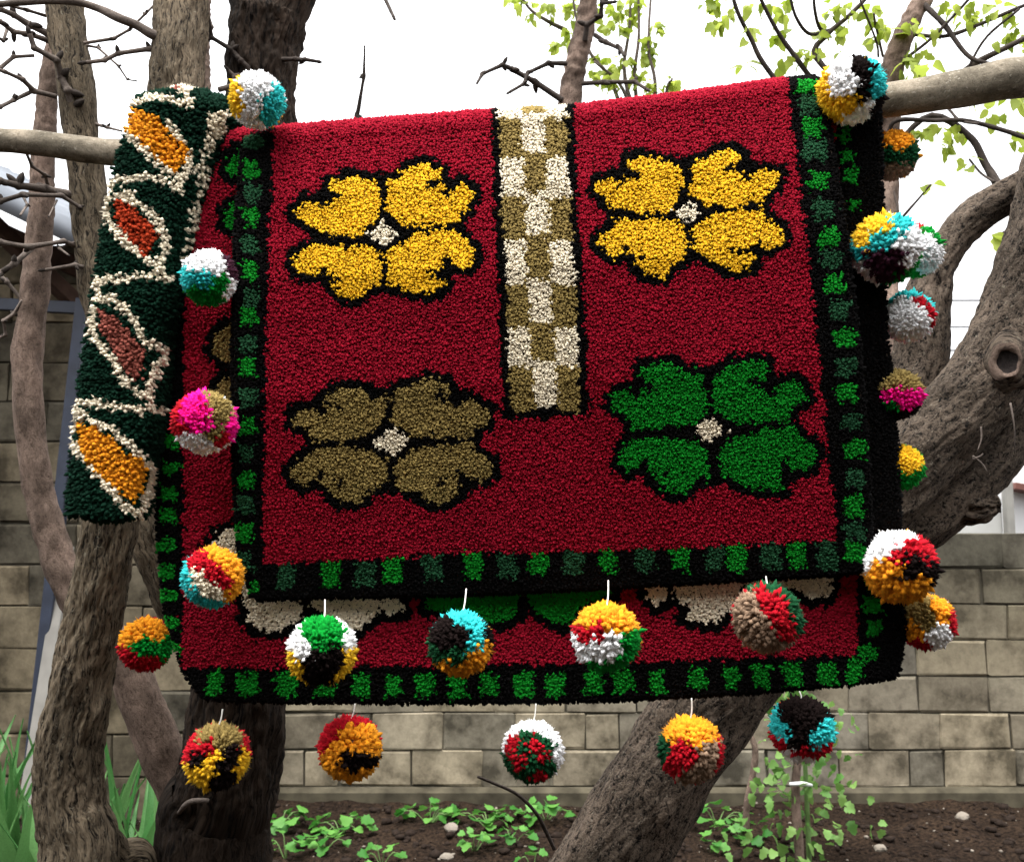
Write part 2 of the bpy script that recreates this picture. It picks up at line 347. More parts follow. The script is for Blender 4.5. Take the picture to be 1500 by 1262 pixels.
# unseen building added behind the camera so its eaves darken the lower rug
M_wallh = plain('shade_house_render', srgb(150, 140, 124), .9, 3, .12); M_tile = plain('roof_tile', srgb(92, 66, 54), .9, 6, .2); M_soffit = plain('soffit_timber', srgb(70, 52, 40), .85, 8, .25)
M_glass, _t, _b = newmat('window_glass'); _b.inputs['Base Color'].default_value = (.03, .035, .04, 1); _b.inputs['Roughness'].default_value = .08
shade_house = thing('shade_house', (0, -3.0, 0), 'unseen rendered building with deep timber eaves, added to shade the rug', 'shade_house')
put(obj('wall', box('wall', -5.5, 5.5, -6.0, -2.2, -.1, 2.75), M_wallh), shade_house)
def slab(name, y0, z0, y1, z1, th, mat):
    V = [(x, y, z + d) for x in (-6, 6) for (y, z) in ((y0, z0), (y1, z1)) for d in (0, th)]
    put(obj(name, mesh_np(name, V, [(0, 1, 3, 2), (4, 6, 7, 5), (0, 4, 5, 1), (2, 3, 7, 6), (1, 5, 7, 3), (0, 2, 6, 4)], smooth=False), mat), shade_house)
slab('roof', -.55, 2.82, -4.1, 4.3, .12, M_tile); slab('roof', -4.1, 4.3, -7.4, 2.9, .12, M_tile); slab('soffit', -.6, 2.76, -2.25, 2.74, .03, M_soffit)
for x_ in (-3.4, 3.4):  # windows and door only dress the added building
    put(obj('window_frame', box('window_frame', x_ - .6, x_ + .6, -2.24, -2.16, .95, 2.15, .01), M_white), shade_house)
    put(obj('window_pane', box('window_pane', x_ - .52, x_ + .52, -2.2, -2.15, 1.03, 2.07), M_glass), shade_house)
put(obj('door', box('door', -.45, .45, -2.24, -2.15, 0, 2.05, .01), M_soffit), shade_house)
# ------------------------------------------------------------------ tubes: trunks, branches, twigs
def catmull(pts, n):
    pts = [np.array(p, float) for p in pts]; Q = [2 * pts[0] - pts[1]] + pts + [2 * pts[-1] - pts[-2]]; out = []
    seg = len(pts) - 1
    for i in range(n + 1):
        s = min(i / n * seg, seg - 1e-9); k = int(s); t = s - k; a, b, c, d = Q[k:k + 4]
        out.append(.5 * ((2 * b) + (-a + c) * t + (2 * a - 5 * b + 4 * c - d) * t * t + (-a + 3 * b - 3 * c + d) * t ** 3))
    return np.array(out)
def tube_mesh(name, pts, rings, sides, rough=0.0, furrow=0.0, seed=0.0, cap=True, knob=0.0):
    """pts: rows of (x,y,z,radius) in metres; vertex relief along the bark"""
    C = catmull(pts, rings); c = C[:, :3]; R = np.maximum(C[:, 3], .0004)
    T = np.gradient(c, axis=0); T /= np.linalg.norm(T, axis=1)[:, None] + 1e-9
    ln = np.concatenate([[0], np.cumsum(np.linalg.norm(np.diff(c, axis=0), axis=1))])
    up = np.array([0, 1., 0]) if abs(T[0][1]) < .9 else np.array([1., 0, 0])
    V = []; A = []; fr = up
    for i in range(rings + 1):
        fr = fr - T[i] * fr.dot(T[i]); fr /= np.linalg.norm(fr) + 1e-9; bi = np.cross(T[i], fr)
        for j in range(sides):
            a = 2 * math.pi * j / sides; d = math.cos(a) * fr + math.sin(a) * bi; r = R[i]
            if rough: r += rough * (mnoise.noise((math.cos(a) * 1.3 + seed, math.sin(a) * 1.3, ln[i] / max(R[i], .01) * .55)) + .5 * mnoise.noise((math.cos(a) * 3 + seed, math.sin(a) * 3, ln[i] * 14)))
            if furrow:
                q = (math.cos(a) * R[i] * 75 + seed, math.sin(a) * R[i] * 75, ln[i] * 13)
                r -= furrow * (1 - min(1, abs(mnoise.noise(q)) * 3.2)) * (.6 + mnoise.noise((q[0] * .3, q[1] * .3, q[2] * .4))); r += furrow * .7 * mnoise.noise((q[0] * 2.1, q[1] * 2.1, q[2] * 3)) + furrow * .45 * mnoise.noise((q[0] * 4.3, q[1] * 4.3, q[2] * 6))
            if knob: r *= 1 + knob * max(0, mnoise.noise((seed, 3.3, ln[i] * 22)))
            V.append(c[i] + d * r); A.append((math.cos(a) * R[i] + seed, math.sin(a) * R[i], ln[i]))
    F = [(i * sides + j, i * sides + (j + 1) % sides, (i + 1) * sides + (j + 1) % sides, (i + 1) * sides + j) for i in range(rings) for j in range(sides)]
    if cap:
        for e, i in ((0, 0), (1, rings)):
            k = len(V); V.append(c[i] + T[i] * (R[i] * .25 * (1 if e else -1))); A.append((seed, 0, ln[i]))
            for j in range(sides):
                q = (i * sides + j, i * sides + (j + 1) % sides); q = q if e else q[::-1]
                F.append((q[0], q[1], k, k))
    V = np.array(V); F = np.array(F)
    tri = np.concatenate([F[:, [0, 1, 2]], F[F[:, 2] != F[:, 3]][:, [0, 2, 3]]])
    return mesh_np(name, V, tri, vec=np.array(A))
_sd = [0]
def limb(name, root, pts, mat, rings=None, sides=24, rough=.15, furrow=.0, knob=0.0):
    """pts rows (px, py, Y, diameter in photo pixels) or ((x,y,z), radius)"""
    q = []
    for p in pts:
        if len(p) == 2: q.append((*p[0], p[1]))
        else:
            v = P(p[0], p[1], p[2]); q.append((v.x, v.y, v.z, p[3] / 2 * MPP(p[1], p[2])))
    L = sum(math.dist(q[i][:3], q[i + 1][:3]) for i in range(len(q) - 1))
    rm = sum(a[3] for a in q) / len(q); _sd[0] += 1.7
    return put(obj(name, tube_mesh(name, q, rings or max(6, int(L / (.011 if sides > 50 else .013))), sides, rough * rm, furrow, _sd[0], knob=knob), mat), root)
def twig(root, pts, Y, w0, w1, mat='twig', buds=True, name='twig', Y1=None):
    """bare knobbly spur twig; pts photo pixels"""
    n = len(pts); q = []
    for i, (x, y) in enumerate(pts):
        f = i / (n - 1); yy = Y + ((Y1 if Y1 is not None else Y) - Y) * f + random.uniform(-.01, .01) * (0 < i < n - 1)
        v = P(x, y, yy); q.append((v.x, v.y, v.z, (w0 + (w1 - w0) * f) / 2 * MPP(y, yy)))
    rows = []
    for i in range(n):                                         # swollen nodes at the bends
        a = q[i]; k = 1.35 if (buds and 0 < i < n - 1) else 1.0
        if i and buds:
            b = q[i - 1]; m1 = [b[j] + (a[j] - b[j]) * .8 for j in range(3)]
            rows.append((*m1, a[3]))
        rows.append((*a[:3], a[3] * k))
        if i < n - 1 and buds:
            b = q[i + 1]; m2 = [a[j] + (b[j] - a[j]) * .2 for j in range(3)]; rows.append((*m2, a[3]))
    _sd[0] += 1.7
    o = put(obj(name, tube_mesh(name, rows, max(10, len(rows) * 4), 9, .0, 0, _sd[0], knob=.25), B_[mat]), root)
    if buds:
        for i in range(1, n):
            for s in range(random.choice((1, 1, 2)) if i < n - 1 else 1):
                a = Vector(q[i][:3]); d = Vector((random.uniform(-1, 1), random.uniform(-.5, .5), random.uniform(-.4, 1))).normalized()
                if i == n - 1: d = (a - Vector(q[i - 1][:3])).normalized()
                r = max(q[i][3], .0016); l = r * random.uniform(3.0, 4.5)
                rows = [(*(a + d * 0), r * .8), (*(a + d * l * .45), r * 1.05), (*(a + d * l * .8), r * .7), (*(a + d * l), r * .12)]
                b = obj('bud', tube_mesh('bud', rows, 7, 6), B_['darktwig'])
                put(b, root)
    return o
def Z0(v, r, dz=-.06): return ((v[0], v[1], dz), r)

# ---- left grey tree (trunk passes behind the green runner)
tA = thing('bare_tree', (P(60, 1262, 1.9).x - .02, 1.92, 0), 'grey furrowed tree trunk rising behind the dark green runner', 'tree')
b0 = P(112, 1262, 1.92)
limb('trunk', tA, [Z0(b0 + Vector((-.03, 0.02, 0)), .085), ((b0.x - .01, b0.y, b0.z - .25), .075), (116, 1262, 1.92, 112), (101, 1170, 1.91, 98), (102, 1100, 1.90, 94), (122, 990, 1.88, 88), (141, 890, 1.86, 82), (157, 790, 1.85, 78), (168, 700, 1.85, 78), (182, 600, 1.85, 78), (206, 450, 1.85, 78), (232, 300, 1.86, 82), (252, 180, 1.87, 80), (262, 80, 1.88, 78), (266, -20, 1.90, 76), (272, -200, 1.95, 64), (268, -420, 2.0, 46)], B_['grey'], sides=110, furrow=.005, rough=.10)
limb('root_flare', tA, [(138, 1200, 1.93, 34), (172, 1250, 1.98, 42), (215, 1320, 2.03, 52), ((P(240, 1400, 2.08).x, 2.1, -.05), .05)], B_['grey'], sides=24, furrow=.003)
r1 = lambda L: [(x / 3, y / 3) for x, y in L]
twig(tA, [(250, 62), (222, 50), (200, 37), (175, 27), (145, 13), (110, 3), (60, 2), (-20, 8)], 1.86, 14, 9, buds=False, Y1=1.80)
twig(tA, r1([(740, 205), (660, 215), (520, 235), (460, 265), (380, 275)]), 1.86, 7, 6)
twig(tA, r1([(690, 10), (640, 60), (570, 130), (500, 170), (370, 190)])[::-1], 1.95, 5, 3)
twig(tA, r1([(380, 200), (430, 210), (520, 290), (560, 350), (590, 355)]), 1.93, 4, 2)
# ---- second left tree
tB = thing('bare_tree', (P(235, 1262, 2.15).x, 2.15, 0), 'brown slender leaning tree trunk beside the shed roof', 'tree')
limb('trunk', tB, [Z0(P(300, 1500, 2.2), .075), (345, 1262, 2.2, 84), (348, 1120, 2.2, 78), (330, 1010, 2.18, 72), (280, 915, 2.14, 66), (234, 825, 2.10, 62), (206, 745, 2.08, 60), (176, 580, 2.06, 58), (146, 420, 2.04, 56), (128, 270, 2.03, 52), (112, 140, 2.02, 52), (98, 40, 2.02, 52), (85, -60, 2.03, 50), (60, -260, 2.06, 40)], B_['grey'], sides=40, furrow=.003, rough=.12)
for pts, w0, w1, Y1 in (
  (r1([(225, 155), (130, 110), (60, 65), (0, 40), (-40, 25)]), 10, 7, 1.95), (r1([(215, 180), (130, 150), (60, 140), (0, 95), (-30, 80)]), 8, 6, 1.93),
  (r1([(350, 500), (320, 470), (300, 400), (270, 340), (250, 265), (150, 210), (130, 150)]), 12, 7, 1.92), (r1([(150, 245), (60, 250), (0, 300), (-30, 320)]), 5, 6, 1.95),
  (r1([(250, 425), (150, 400), (100, 350), (20, 315), (-30, 300)]), 7, 5, 1.93), (r1([(140, 402), (60, 440), (0, 470), (-40, 480)]), 6, 5, 1.9),
  (r1([(330, 860), (200, 830), (80, 815), (0, 795), (-40, 790)]), 12, 8, 1.9), (r1([(440, 960), (350, 910), (270, 860), (100, 855), (0, 885), (-40, 900)]), 5, 8, 1.9),
  (r1([(420, 545), (470, 560), (530, 575)]), 5, 3, 1.98), (r1([(210, 820), (200, 770), (140, 730), (115, 670)]), 5, 4, 1.88),
  (r1([(100, 860), (120, 900), (90, 945)]), 4, 3, 1.88), (r1([(250, 880), (215, 950)]), 3, 2, 1.9), (r1([(30, 130), (15, 180), (0, 170)]), 5, 4, 1.9),
  (r1([(200, 70), (120, 45), (40, 25)]), 5, 4, 1.94), (r1([(330, 1080), (280, 1060), (130, 1085), (0, 1065), (-40, 1060)]), 6, 8, 1.9),
  (r1([(140, 1090), (60, 1160), (0, 1200), (-30, 1220)]), 8, 8, 1.9), (r1([(400, 1180), (330, 1165), (200, 1185)]), 6, 5, 1.98), (r1([(340, 1060), (260, 1090), (300, 1120)]), 4, 3, 1.95)):
    twig(tB, pts, 2.02, w0, w1, Y1=Y1)
# ---- pinkish smooth tree
tC = thing('bare_tree', (P(290, 1262, 2.25).x, 2.3, 0), 'smooth pinkish brown sinuous tree trunk in front of shed', 'tree')
limb('trunk', tC, [Z0(P(330, 1500, 2.3), .07), (318, 1262, 2.26, 72), (262, 1150, 2.22, 66), (222, 1065, 2.2, 62), (190, 985, 2.2, 60), (152, 925, 2.2, 54), (108, 870, 2.2, 50), (70, 770, 2.2, 44), (48, 660, 2.2, 42), (40, 540, 2.2, 42), (50, 430, 2.2, 40), (60, 320, 2.2, 36), (64, 220, 2.2, 32), (72, 120, 2.2, 28), (88, 10, 2.22, 24), (100, -150, 2.25, 18)], B_['pinkish'], sides=36, furrow=.0012, rough=.12)
twig(tC, [(40, 465), (33, 440), (10, 413), (-10, 395)], 2.18, 7, 5); twig(tC, [(33, 440), (20, 460), (5, 470), (8, 490), (-8, 498)], 2.17, 5, 4)
# ---- dark tree behind the rugs
tD = thing('dark_tree', (P(310, 1262, 2.2).x, 2.15, 0), 'dark almost black furrowed trunk standing behind the flowered rugs', 'tree')
limb('trunk', tD, [Z0(P(300, 1500, 2.1), .14), (312, 1262, 2.08, 165), (330, 1160, 2.06, 150), (348, 1050, 2.05, 140), (362, 900, 2.05, 132), (372, 700, 2.05, 126), (380, 500, 2.05, 118), (385, 300, 2.05, 104), (383, 170, 2.05, 94), (385, 90, 2.05, 98), (392, 30, 2.05, 112)], B_['dark'], sides=110, furrow=.007, rough=.10)
limb('branch', tD, [(392, 60, 2.05, 96), (378, 0, 2.06, 84), (365, -80, 2.08, 74), (350, -300, 2.12, 50)], B_['dark'], sides=44, furrow=.005)
limb('branch', tD, [(396, 70, 2.05, 70), (425, 10, 2.04, 62), (455, -70, 2.03, 54), (500, -260, 2.0, 40)], B_['dark'], sides=40, furrow=.005)
limb('broken_twig', tD, [(262, 1190, 1.98, 6), (272, 1178, 1.95, 8), (285, 1172, 1.93, 8), (305, 1172, 1.92, 6)], B_['twig'], sides=9)
twig(tD, r1([(1240, 262), (1300, 260), (1340, 262), (1390, 270)]), 2.0, 7, 5, 'darktwig')
twig(tD, r1([(1105, 310), (1060, 270), (1020, 220), (930, 165), (920, 100)]), 1.99, 9, 5, 'darktwig')
twig(tD, r1([(1110, 318), (1030, 335), (1005, 310)]), 1.99, 7, 5, 'twig'); twig(tD, r1([(1035, 335), (1020, 375), (960, 395)]), 1.98, 8, 8, 'twig', buds=False)
tC2 = thing('bare_tree', (P(330, 1262, 2.5).x, 2.5, 0), 'thin pale trunk showing between the grey and the dark tree', 'tree')
limb('trunk', tC2, [Z0(P(330, 1262, 2.5), .06), (320, 900, 2.5, 40), (310, 500, 2.5, 32), (300, 200, 2.5, 24), (297, 60, 2.5, 20), (303, -60, 2.5, 16), (310, -250, 2.5, 12)], B_['pinkish'], sides=24, furrow=.001)
twig(tC2, [(297, 92), (290, 90), (282, 84)], 2.48, 4, 3); twig(tC2, [(305, 60), (310, 40), (306, 25)], 2.5, 6, 4)
# ---- big right tree, carries the horizontal branch
tE = thing('leaning_tree', (P(700, 1262, 2.25).x, 2.28, 0), 'big rough leaning tree with a sawn knot and forked limbs', 'tree')
gb = P(800, 1420, 2.26)
limb('trunk', tE, [((gb.x - .16, 2.27, -.08), .15), (700, 1600, 2.27, 190), (800, 1420, 2.26, 172), (896, 1262, 2.25, 152), (962, 1150, 2.24, 143), (1032, 1040, 2.23, 138), (1125, 920, 2.22, 134), (1225, 800, 2.21, 128), (1322, 690, 2.20, 120), (1395, 612, 2.19, 118), (1460, 538, 2.18, 120), (1508, 440, 2.17, 122), (1545, 320, 2.15, 120), (1590, 120, 2.15, 110), (1640, -160, 2.2, 90)], B_['rough'], sides=140, furrow=.0038, rough=.12)
limb('branch', tE, [(1215, 860, 2.26, 88), (1300, 795, 2.26, 92), (1375, 738, 2.26, 92), (1440, 680, 2.26, 86), (1500, 618, 2.28, 78), (1600, 540, 2.3, 72), (1800, 430, 2.4, 56)], B_['rough'], sides=70, furrow=.0035)
limb('broken_stub', tE, [(1395, 735, 2.24, 62), (1428, 742, 2.22, 52), (1450, 740, 2.21, 40), (1462, 738, 2.208, 22)], B_['rough'], rings=26, sides=40, furrow=.008, rough=.35)
limb('branch', tE, [(1300, 720, 2.34, 96), (1326, 620, 2.33, 84), (1348, 530, 2.32, 80), (1352, 470, 2.31, 76), (1366, 412, 2.3, 58), (1385, 367, 2.3, 53), (1417, 327, 2.3, 53), (1463, 295, 2.29, 53), (1505, 273, 2.28, 54), (1640, 215, 2.26, 60)], B_['rough'], sides=60, furrow=.003, rough=.1)
def knot():
    c = P(1475, 530, 2.078); n = (Vector((0, 0, CAMZ)) - c).normalized(); n = (n + Vector((-.12, 0, .10))).normalized()
    q = n.to_track_quat('Z', 'Y').to_matrix(); mp_ = MPP(531, 2.05); V = []; F = []; A = []
    prof = [(44, -16), (34, -6), (27, -1), (24, 1), (21, 1), (18, -1), (17, -3), (15, -5), (7, -6), (0.5, -6)]
    n_ = 28
    for k, (r, h) in enumerate(prof):
        for j in range(n_):
            a = 2 * math.pi * j / n_; rr = r * (1 + .26 * mnoise.noise((math.cos(a) * 1.5, math.sin(a) * 1.5, k * .3)))
            p = c + q @ Vector((math.cos(a) * rr * .86, math.sin(a) * rr, h)) * mp_
            V.append(p); A.append((rr * mp_, h * mp_, a * .02))
    for k in range(len(prof) - 1):
        for j in range(n_): F.append((k * n_ + j, k * n_ + (j + 1) % n_, (k + 1) * n_ + (j + 1) % n_, (k + 1) * n_ + j))
    F = np.array(F); flange = F[:2 * n_]; rim = F[2 * n_:6 * n_]; heart = F[6 * n_:]
    k = None
    def sub(faces):
        ix = np.unique(faces); mp2 = -np.ones(len(V), int); mp2[ix] = np.arange(len(ix)); return [V[i_] for i_ in ix], mp2[faces], [A[i_] for i_ in ix]
    fv, ff, fa = sub(flange); put(obj('knot_collar', mesh_np('knot_collar', fv, ff, vec=fa), B_['rough']), tE)
    rv, rf_, ra = sub(rim); put(obj('sawn_knot', mesh_np('sawn_knot', rv, rf_, vec=ra), B_['pinkish']), tE)
    hv, hf_, ha = sub(heart)
    h = obj('knot_heart', mesh_np('knot_heart', hv, hf_, vec=ha), bark('heart', srgb(26, 24, 24), srgb(52, 46, 44), 90, 90, .4)); put(h, tE)
knot()
PY = 1.662
limb('horizontal_branch', tE, [(-420, 190, PY - .05, 32), (-150, 192, PY - .02, 33), (0, 205, PY, 35), (90, 214, PY, 37), (170, 224, PY, 38), (300, 216, PY, 39), (600, 198, PY, 41), (900, 178, PY, 45), (1150, 160, PY, 49), (1300, 147, PY, 49), (1400, 131, PY, 54), (1500, 113, PY, 60), (1640, 104, PY + .10, 74), (1760, 180, 1.92, 86), (1700, 330, 2.12, 100)], B_['pole'], rings=260, sides=32, rough=.06)
twig(tE, [(700, 1137), (722, 1146), (758, 1163), (785, 1190), (800, 1218), (812, 1243)][::-1], 2.08, 6, 4, 'darktwig', buds=False, Y1=1.98)
for a_ in ((1437, 625, 1432, 660), (1480, 590, 1486, 664), (1425, 668, 1446, 690), (1425, 672, 1440, 664)):
    twig(tE, [(a_[0], a_[1]), ((a_[0] + a_[2]) / 2 + 3, (a_[1] + a_[3]) / 2), (a_[2], a_[3])], 2.03 if a_[1] < 650 else 2.08, 3, 1.5, 'twig', buds=False)

# ---- leaves
def leaf_mesh(seed, lobes=False, w=.62, curl=.25):
    r = random.Random(seed); n = 6; V = []; F = []
    for i in range(n + 1):
        t = i / n; ww = w * .5 * (math.sin(math.pi * t ** .75) ** .8 if 0 < t < 1 else 0.0) * (1 + (r.uniform(-.12, .12)))
        if lobes and 0 < i < n: ww *= 1.0 + (.28 if i % 2 else -.12)
        z = -curl * t * t + .05 * math.sin(t * 6); f = .16 * ww / (w * .5 + 1e-6) * .5
        V += [(-ww, t, z + f), (0, t, z), (ww, t, z + f)]
    for i in range(n):
        a = i * 3; F += [(a, a + 1, a + 4, a + 3), (a + 1, a + 2, a + 5, a + 4)]
    return mesh_np('leaf', V, F)
LEAF = {'spring': [leaf_mesh(i, i % 2 == 0, .66, .3 + .1 * i) for i in range(5)], 'weed': [leaf_mesh(20 + i, True, 1.0, .2) for i in range(4)],
        'sapling': [leaf_mesh(40 + i, True, .75, .3) for i in range(4)]}
for k, ms in LEAF.items():
    for m_ in ms: m_.materials.append(L_[k])
def leaf(root, kind, pos, size, droop=0.4):
    o = bpy.data.objects.new('leaf', random.choice(LEAF[kind])); COL.objects.link(o); o.parent = root
    o.location = Vector(pos) - root.location
    d = Vector((random.uniform(-1, 1), random.uniform(-1, 1), random.uniform(-droop - .6, .6 - droop * .5))).normalized()
    o.rotation_euler = (d.to_track_quat('Y', 'Z').to_matrix() @ Matrix.Rotation(random.uniform(-.9, .9), 3, 'Y')).to_euler(); o.scale = (size, size, size)
    return o
def leafcluster(root, x, y, Y, n, spread, size):
    for i in range(n):
        p = P(x + random.gauss(0, spread * .55), y + random.gauss(0, spread * .55), Y + random.gauss(0, .03))
        leaf(root, 'spring', p, size * MPP(y, Y) * random.uniform(.7, 1.2))
# centre slim tree with bare knobbly twigs
tI = tE
limb('branch', tE, [(1075, 1040, 2.26, 90), (980, 900, 2.36, 74), (880, 700, 2.52, 60), (838, 480, 2.7, 48), (828, 260, 2.86, 38), (836, 140, 2.9, 34), (846, 85, 2.9, 31), (858, 30, 2.9, 28), (864, -40, 2.9, 26), (870, -220, 2.95, 20)], B_['pinkish'], sides=28, furrow=.0018)
r3 = lambda L: [(700 + x / 3, y / 3) for x, y in L]
for pts, w0, w1 in ((r3([(370, 440), (250, 360), (150, 305), (110, 285), (20, 325), (0, 360)]), 9, 4), (r3([(390, 280), (310, 278), (220, 320), (200, 370), (140, 405)]), 7, 4), (r3([(470, 180), (480, 110), (540, 70), (545, 15), (590, 10)]), 8, 5),
                    (r3([(515, 155), (560, 185), (625, 215), (640, 240)]), 7, 5), (r3([(460, 368), (550, 362), (690, 360), (740, 392)]), 7, 5)):
    twig(tI, pts, 2.87, w0, w1, 'darktwig', Y1=2.78)
twig(tI, [(815, 400), (560, 330), (523, 172), (533, 112), (534, 72)], 2.9, 9, 3, 'darktwig', Y1=2.75)
twig(tI, [(866, -60), (700, -80), (560, -10), (577, 26)], 2.9, 8, 5, 'darktwig', Y1=2.7)
# leafy tree behind the middle
tK = thing('leafy_tree', (P(900, 1324, 3.9).x, 3.9, 0), 'young tree with fresh yellow green leaves behind the slim trunk', 'tree')
limb('trunk', tK, [Z0(P(890, 1330, 3.9), .055), (925, 1240, 3.9, 42), (1000, 1060, 3.9, 40), (985, 850, 3.9, 38), (955, 600, 3.9, 36), (950, 300, 3.9, 28), (930, 150, 3.9, 16)], B_['pinkish'], sides=20)
for pts in ([(950, 300), (900, 130), (866, 80), (845, 30), (835, -40)], [(940, 200), (915, 110), (922, 40), (925, -40)], [(945, 230), (930, 120), (936, 50), (934, -40)], [(950, 260), (960, 130), (950, 70), (955, -30)],
            [(830, 45), (800, 30), (775, 12), (755, -20)], [(950, 280), (975, 140), (985, 115)], [(945, 230), (912, 130), (870, 90)]):
    twig(tK, pts, 3.9, 7, 3, 'twig', buds=False, Y1=3.8)
for x, y, n in ((330, 40, 7), (400, 30, 8), (200, 10, 6), (150, 5, 4), (350, 200, 4), (400, 165, 6), (540, 260, 5), (560, 110, 5), (600, 60, 7), (620, 130, 6), (700, 20, 8), (760, 200, 8), (790, 120, 8), (740, 240, 6), (520, 320, 6), (570, 350, 6), (600, 300, 6), (720, 340, 6), (840, 360, 8), (770, 385, 6), (500, 40, 6), (650, 265, 5), (230, 60, 4), (600, 390, 4), (690, 80, 5), (430, 80, 3), (620, 20, 5)):
    leafcluster(tK, 700 + x / 3, y / 3, 3.85, int(n * 1.7), 10, 16)
# leafy tree behind the right
tH = tE
limb('branch', tE, [(1225, 850, 2.25, 84), (1262, 720, 2.4, 66), (1285, 560, 2.6, 54), (1293, 400, 2.8, 46), (1296, 250, 3.0, 38), (1302, 140, 3.0, 36), (1314, 75, 3.0, 32), (1340, 20, 3.0, 28), (1362, -30, 3.0, 26), (1400, -200, 3.0, 20)], B_['pinkish'], sides=28, furrow=.0015)
r4 = lambda L: [(1000 + x / 3, y / 3) for x, y in L]
for pts, w0, w1 in ((r4([(880, 420), (600, 560), (370, 300), (300, 170), (240, 50), (210, -60)]), 9, 5), (r4([(880, 520), (640, 420), (480, 230), (400, 110), (330, -30)]), 9, 5), (r4([(870, 500), (590, 260), (640, 150), (720, 80), (800, 0), (830, -40)]), 9, 5), (r4([(660, 130), (560, 150), (500, 80), (470, -20)]), 6, 4),
                    (r4([(640, 150), (600, 120), (580, 40), (575, -40)]), 6, 4), (r4([(1000, 150), (1150, 160), (1300, 110), (1500, 25), (1600, 0)]), 6, 5), (r4([(1060, 20), (1150, 110), (1260, 250), (1400, 290)]), 9, 5), (r4([(920, 300), (1080, 180), (1200, 60), (1290, -40)]), 5, 4), (r4([(1210, 330), (1300, 270), (1420, 210), (1540, 150)]), 9, 8),
                    (r4([(900, 600), (940, 530), (1100, 530), (1240, 530), (1400, 570), (1520, 610)]), 6, 7), (r4([(890, 700), (1080, 510), (1260, 600), (1330, 720), (1390, 820), (1480, 990), (1560, 1100)]), 8, 14), (r4([(1170, 480), (1220, 530), (1300, 545)]), 4, 4), (r4([(870, 900), (910, 820), (940, 900), (930, 960)]), 4, 3), (r4([(930, 1000), (970, 950), (1040, 870), (1090, 810)]), 4, 3),
                    (r4([(1260, 700), (1310, 760), (1370, 800)]), 3, 4), (r4([(860, 250), (850, 180), (780, 0)]), 3, 3), (r4([(880, 250), (850, 120), (840, 60)]), 4, 3), (r4([(1180, 440), (1240, 330), (1330, 170), (1480, 40)]), 4, 4)):
    twig(tH, pts, 2.98, w0, w1, random.choice(('twig', 'darktwig')), buds=False, Y1=2.85)
for x, y, n in ((130, 30, 6), (140, 110, 6), (200, 60, 5), (110, 15, 4), (290, 140, 5), (280, 30, 4), (430, 50, 6), (420, 150, 5), (280, 300, 4), (440, 290, 3), (515, 235, 6), (560, 245, 5), (600, 150, 6), (690, 30, 7), (690, 140, 6), (650, 60, 5), (820, 60, 6), (850, 110, 6), (900, 130, 5), (820, 190, 3), (1240, 40, 7), (1250, 80, 6), (1100, 130, 4), (1050, 230, 5), (1000, 260, 5), (1420, 170, 6), (1470, 150, 5), (1130, 560, 5), (1200, 590, 6), (1150, 640, 5), (1060, 590, 5), (1240, 710, 4), (1085, 825, 4), (1340, 500, 4), (1490, 220, 4), (1460, 620, 5), (1030, 160, 4), (1170, 20, 5), (1330, 60, 5), (1380, 40, 4), (1440, 70, 4), (700, 240, 1), (980, 100, 4), (1300, 440, 3), (1380, 520, 4), (960, 300, 4), (1060, 330, 4), (740, 40, 4), (470, 10, 4), (345, 10, 3)):
    leafcluster(tH, 1000 + x / 3, y / 3, 2.93, int(n * 1.2), 10, 20)
for x, y, s in ((930, 400, 36), (965, 370, 40), (1075, 330, 36), (1100, 290, 36), (1050, 290, 34), (1000, 380, 30)):
    leafcluster(tH, 1000 + x / 3, y / 3, 2.4, 1, 4, s)
twig(tH, r4([(890, 450), (960, 420), (1060, 380), (1040, 330)]), 2.98, 4, 3, 'darktwig', buds=False, Y1=2.4)
for x, y, s in ((1425, 400, 36), (1440, 440, 34), (1495, 400, 32), (1480, 370, 28), (1400, 1020, 34), (1430, 1040, 32), (1375, 1040, 30), (1460, 1010, 24)):
    leafcluster(tH, 1000 + x / 3, y / 3, 2.0 if y < 600 else 2.9, 1, 4, s)
twig(tH, [(1600, -20), (1545, 60), (1500, 112), (1480, 125), (1474, 140)], 2.4, 6, 4, 'darktwig', buds=False, Y1=2.0)
twig(tH, [(1540, 360), (1500, 330), (1475, 338), (1462, 345)], 2.9, 6, 3, 'darktwig', buds=False)

# overhead wires
wp = [thing('wire_pole', (x, 9.5, 0), l, 'pole') for x, l in ((-14, 'grey pole that carries the wires past the shed'), (14, 'grey pole that carries the wires past the outbuilding'))]
for w in wp: put(obj('shaft', tube_mesh('shaft', [(w.location.x, 9.5, -.2, .11), (w.location.x, 9.5, 2.2, .10), (w.location.x, 9.5, 4.6, .08)], 12, 14), M_greyp), w)
for k, (y0, y1, nm) in enumerate(((440, 446, 'highest'), (479, 483, 'middle'), (513, 515, 'lowest'))):
    a = P(1385, y0, 9.5); b = P(1450, y1, 9.5); g = (b.z - a.z) / (b.x - a.x)
    rows = [(x, 9.5, a.z + .0 + g * 0 + .002 * ((x - 4) ** 2) * (1 if x < 99 else 0) - .0, .009) for x in np.linspace(-14, 14, 30)]
    tag(obj('overhead_wire', tube_mesh('overhead_wire', rows, 60, 6), M_wire), '%s of the thin dark overhead wires crossing the sky' % nm, 'wire', 'overhead wires')

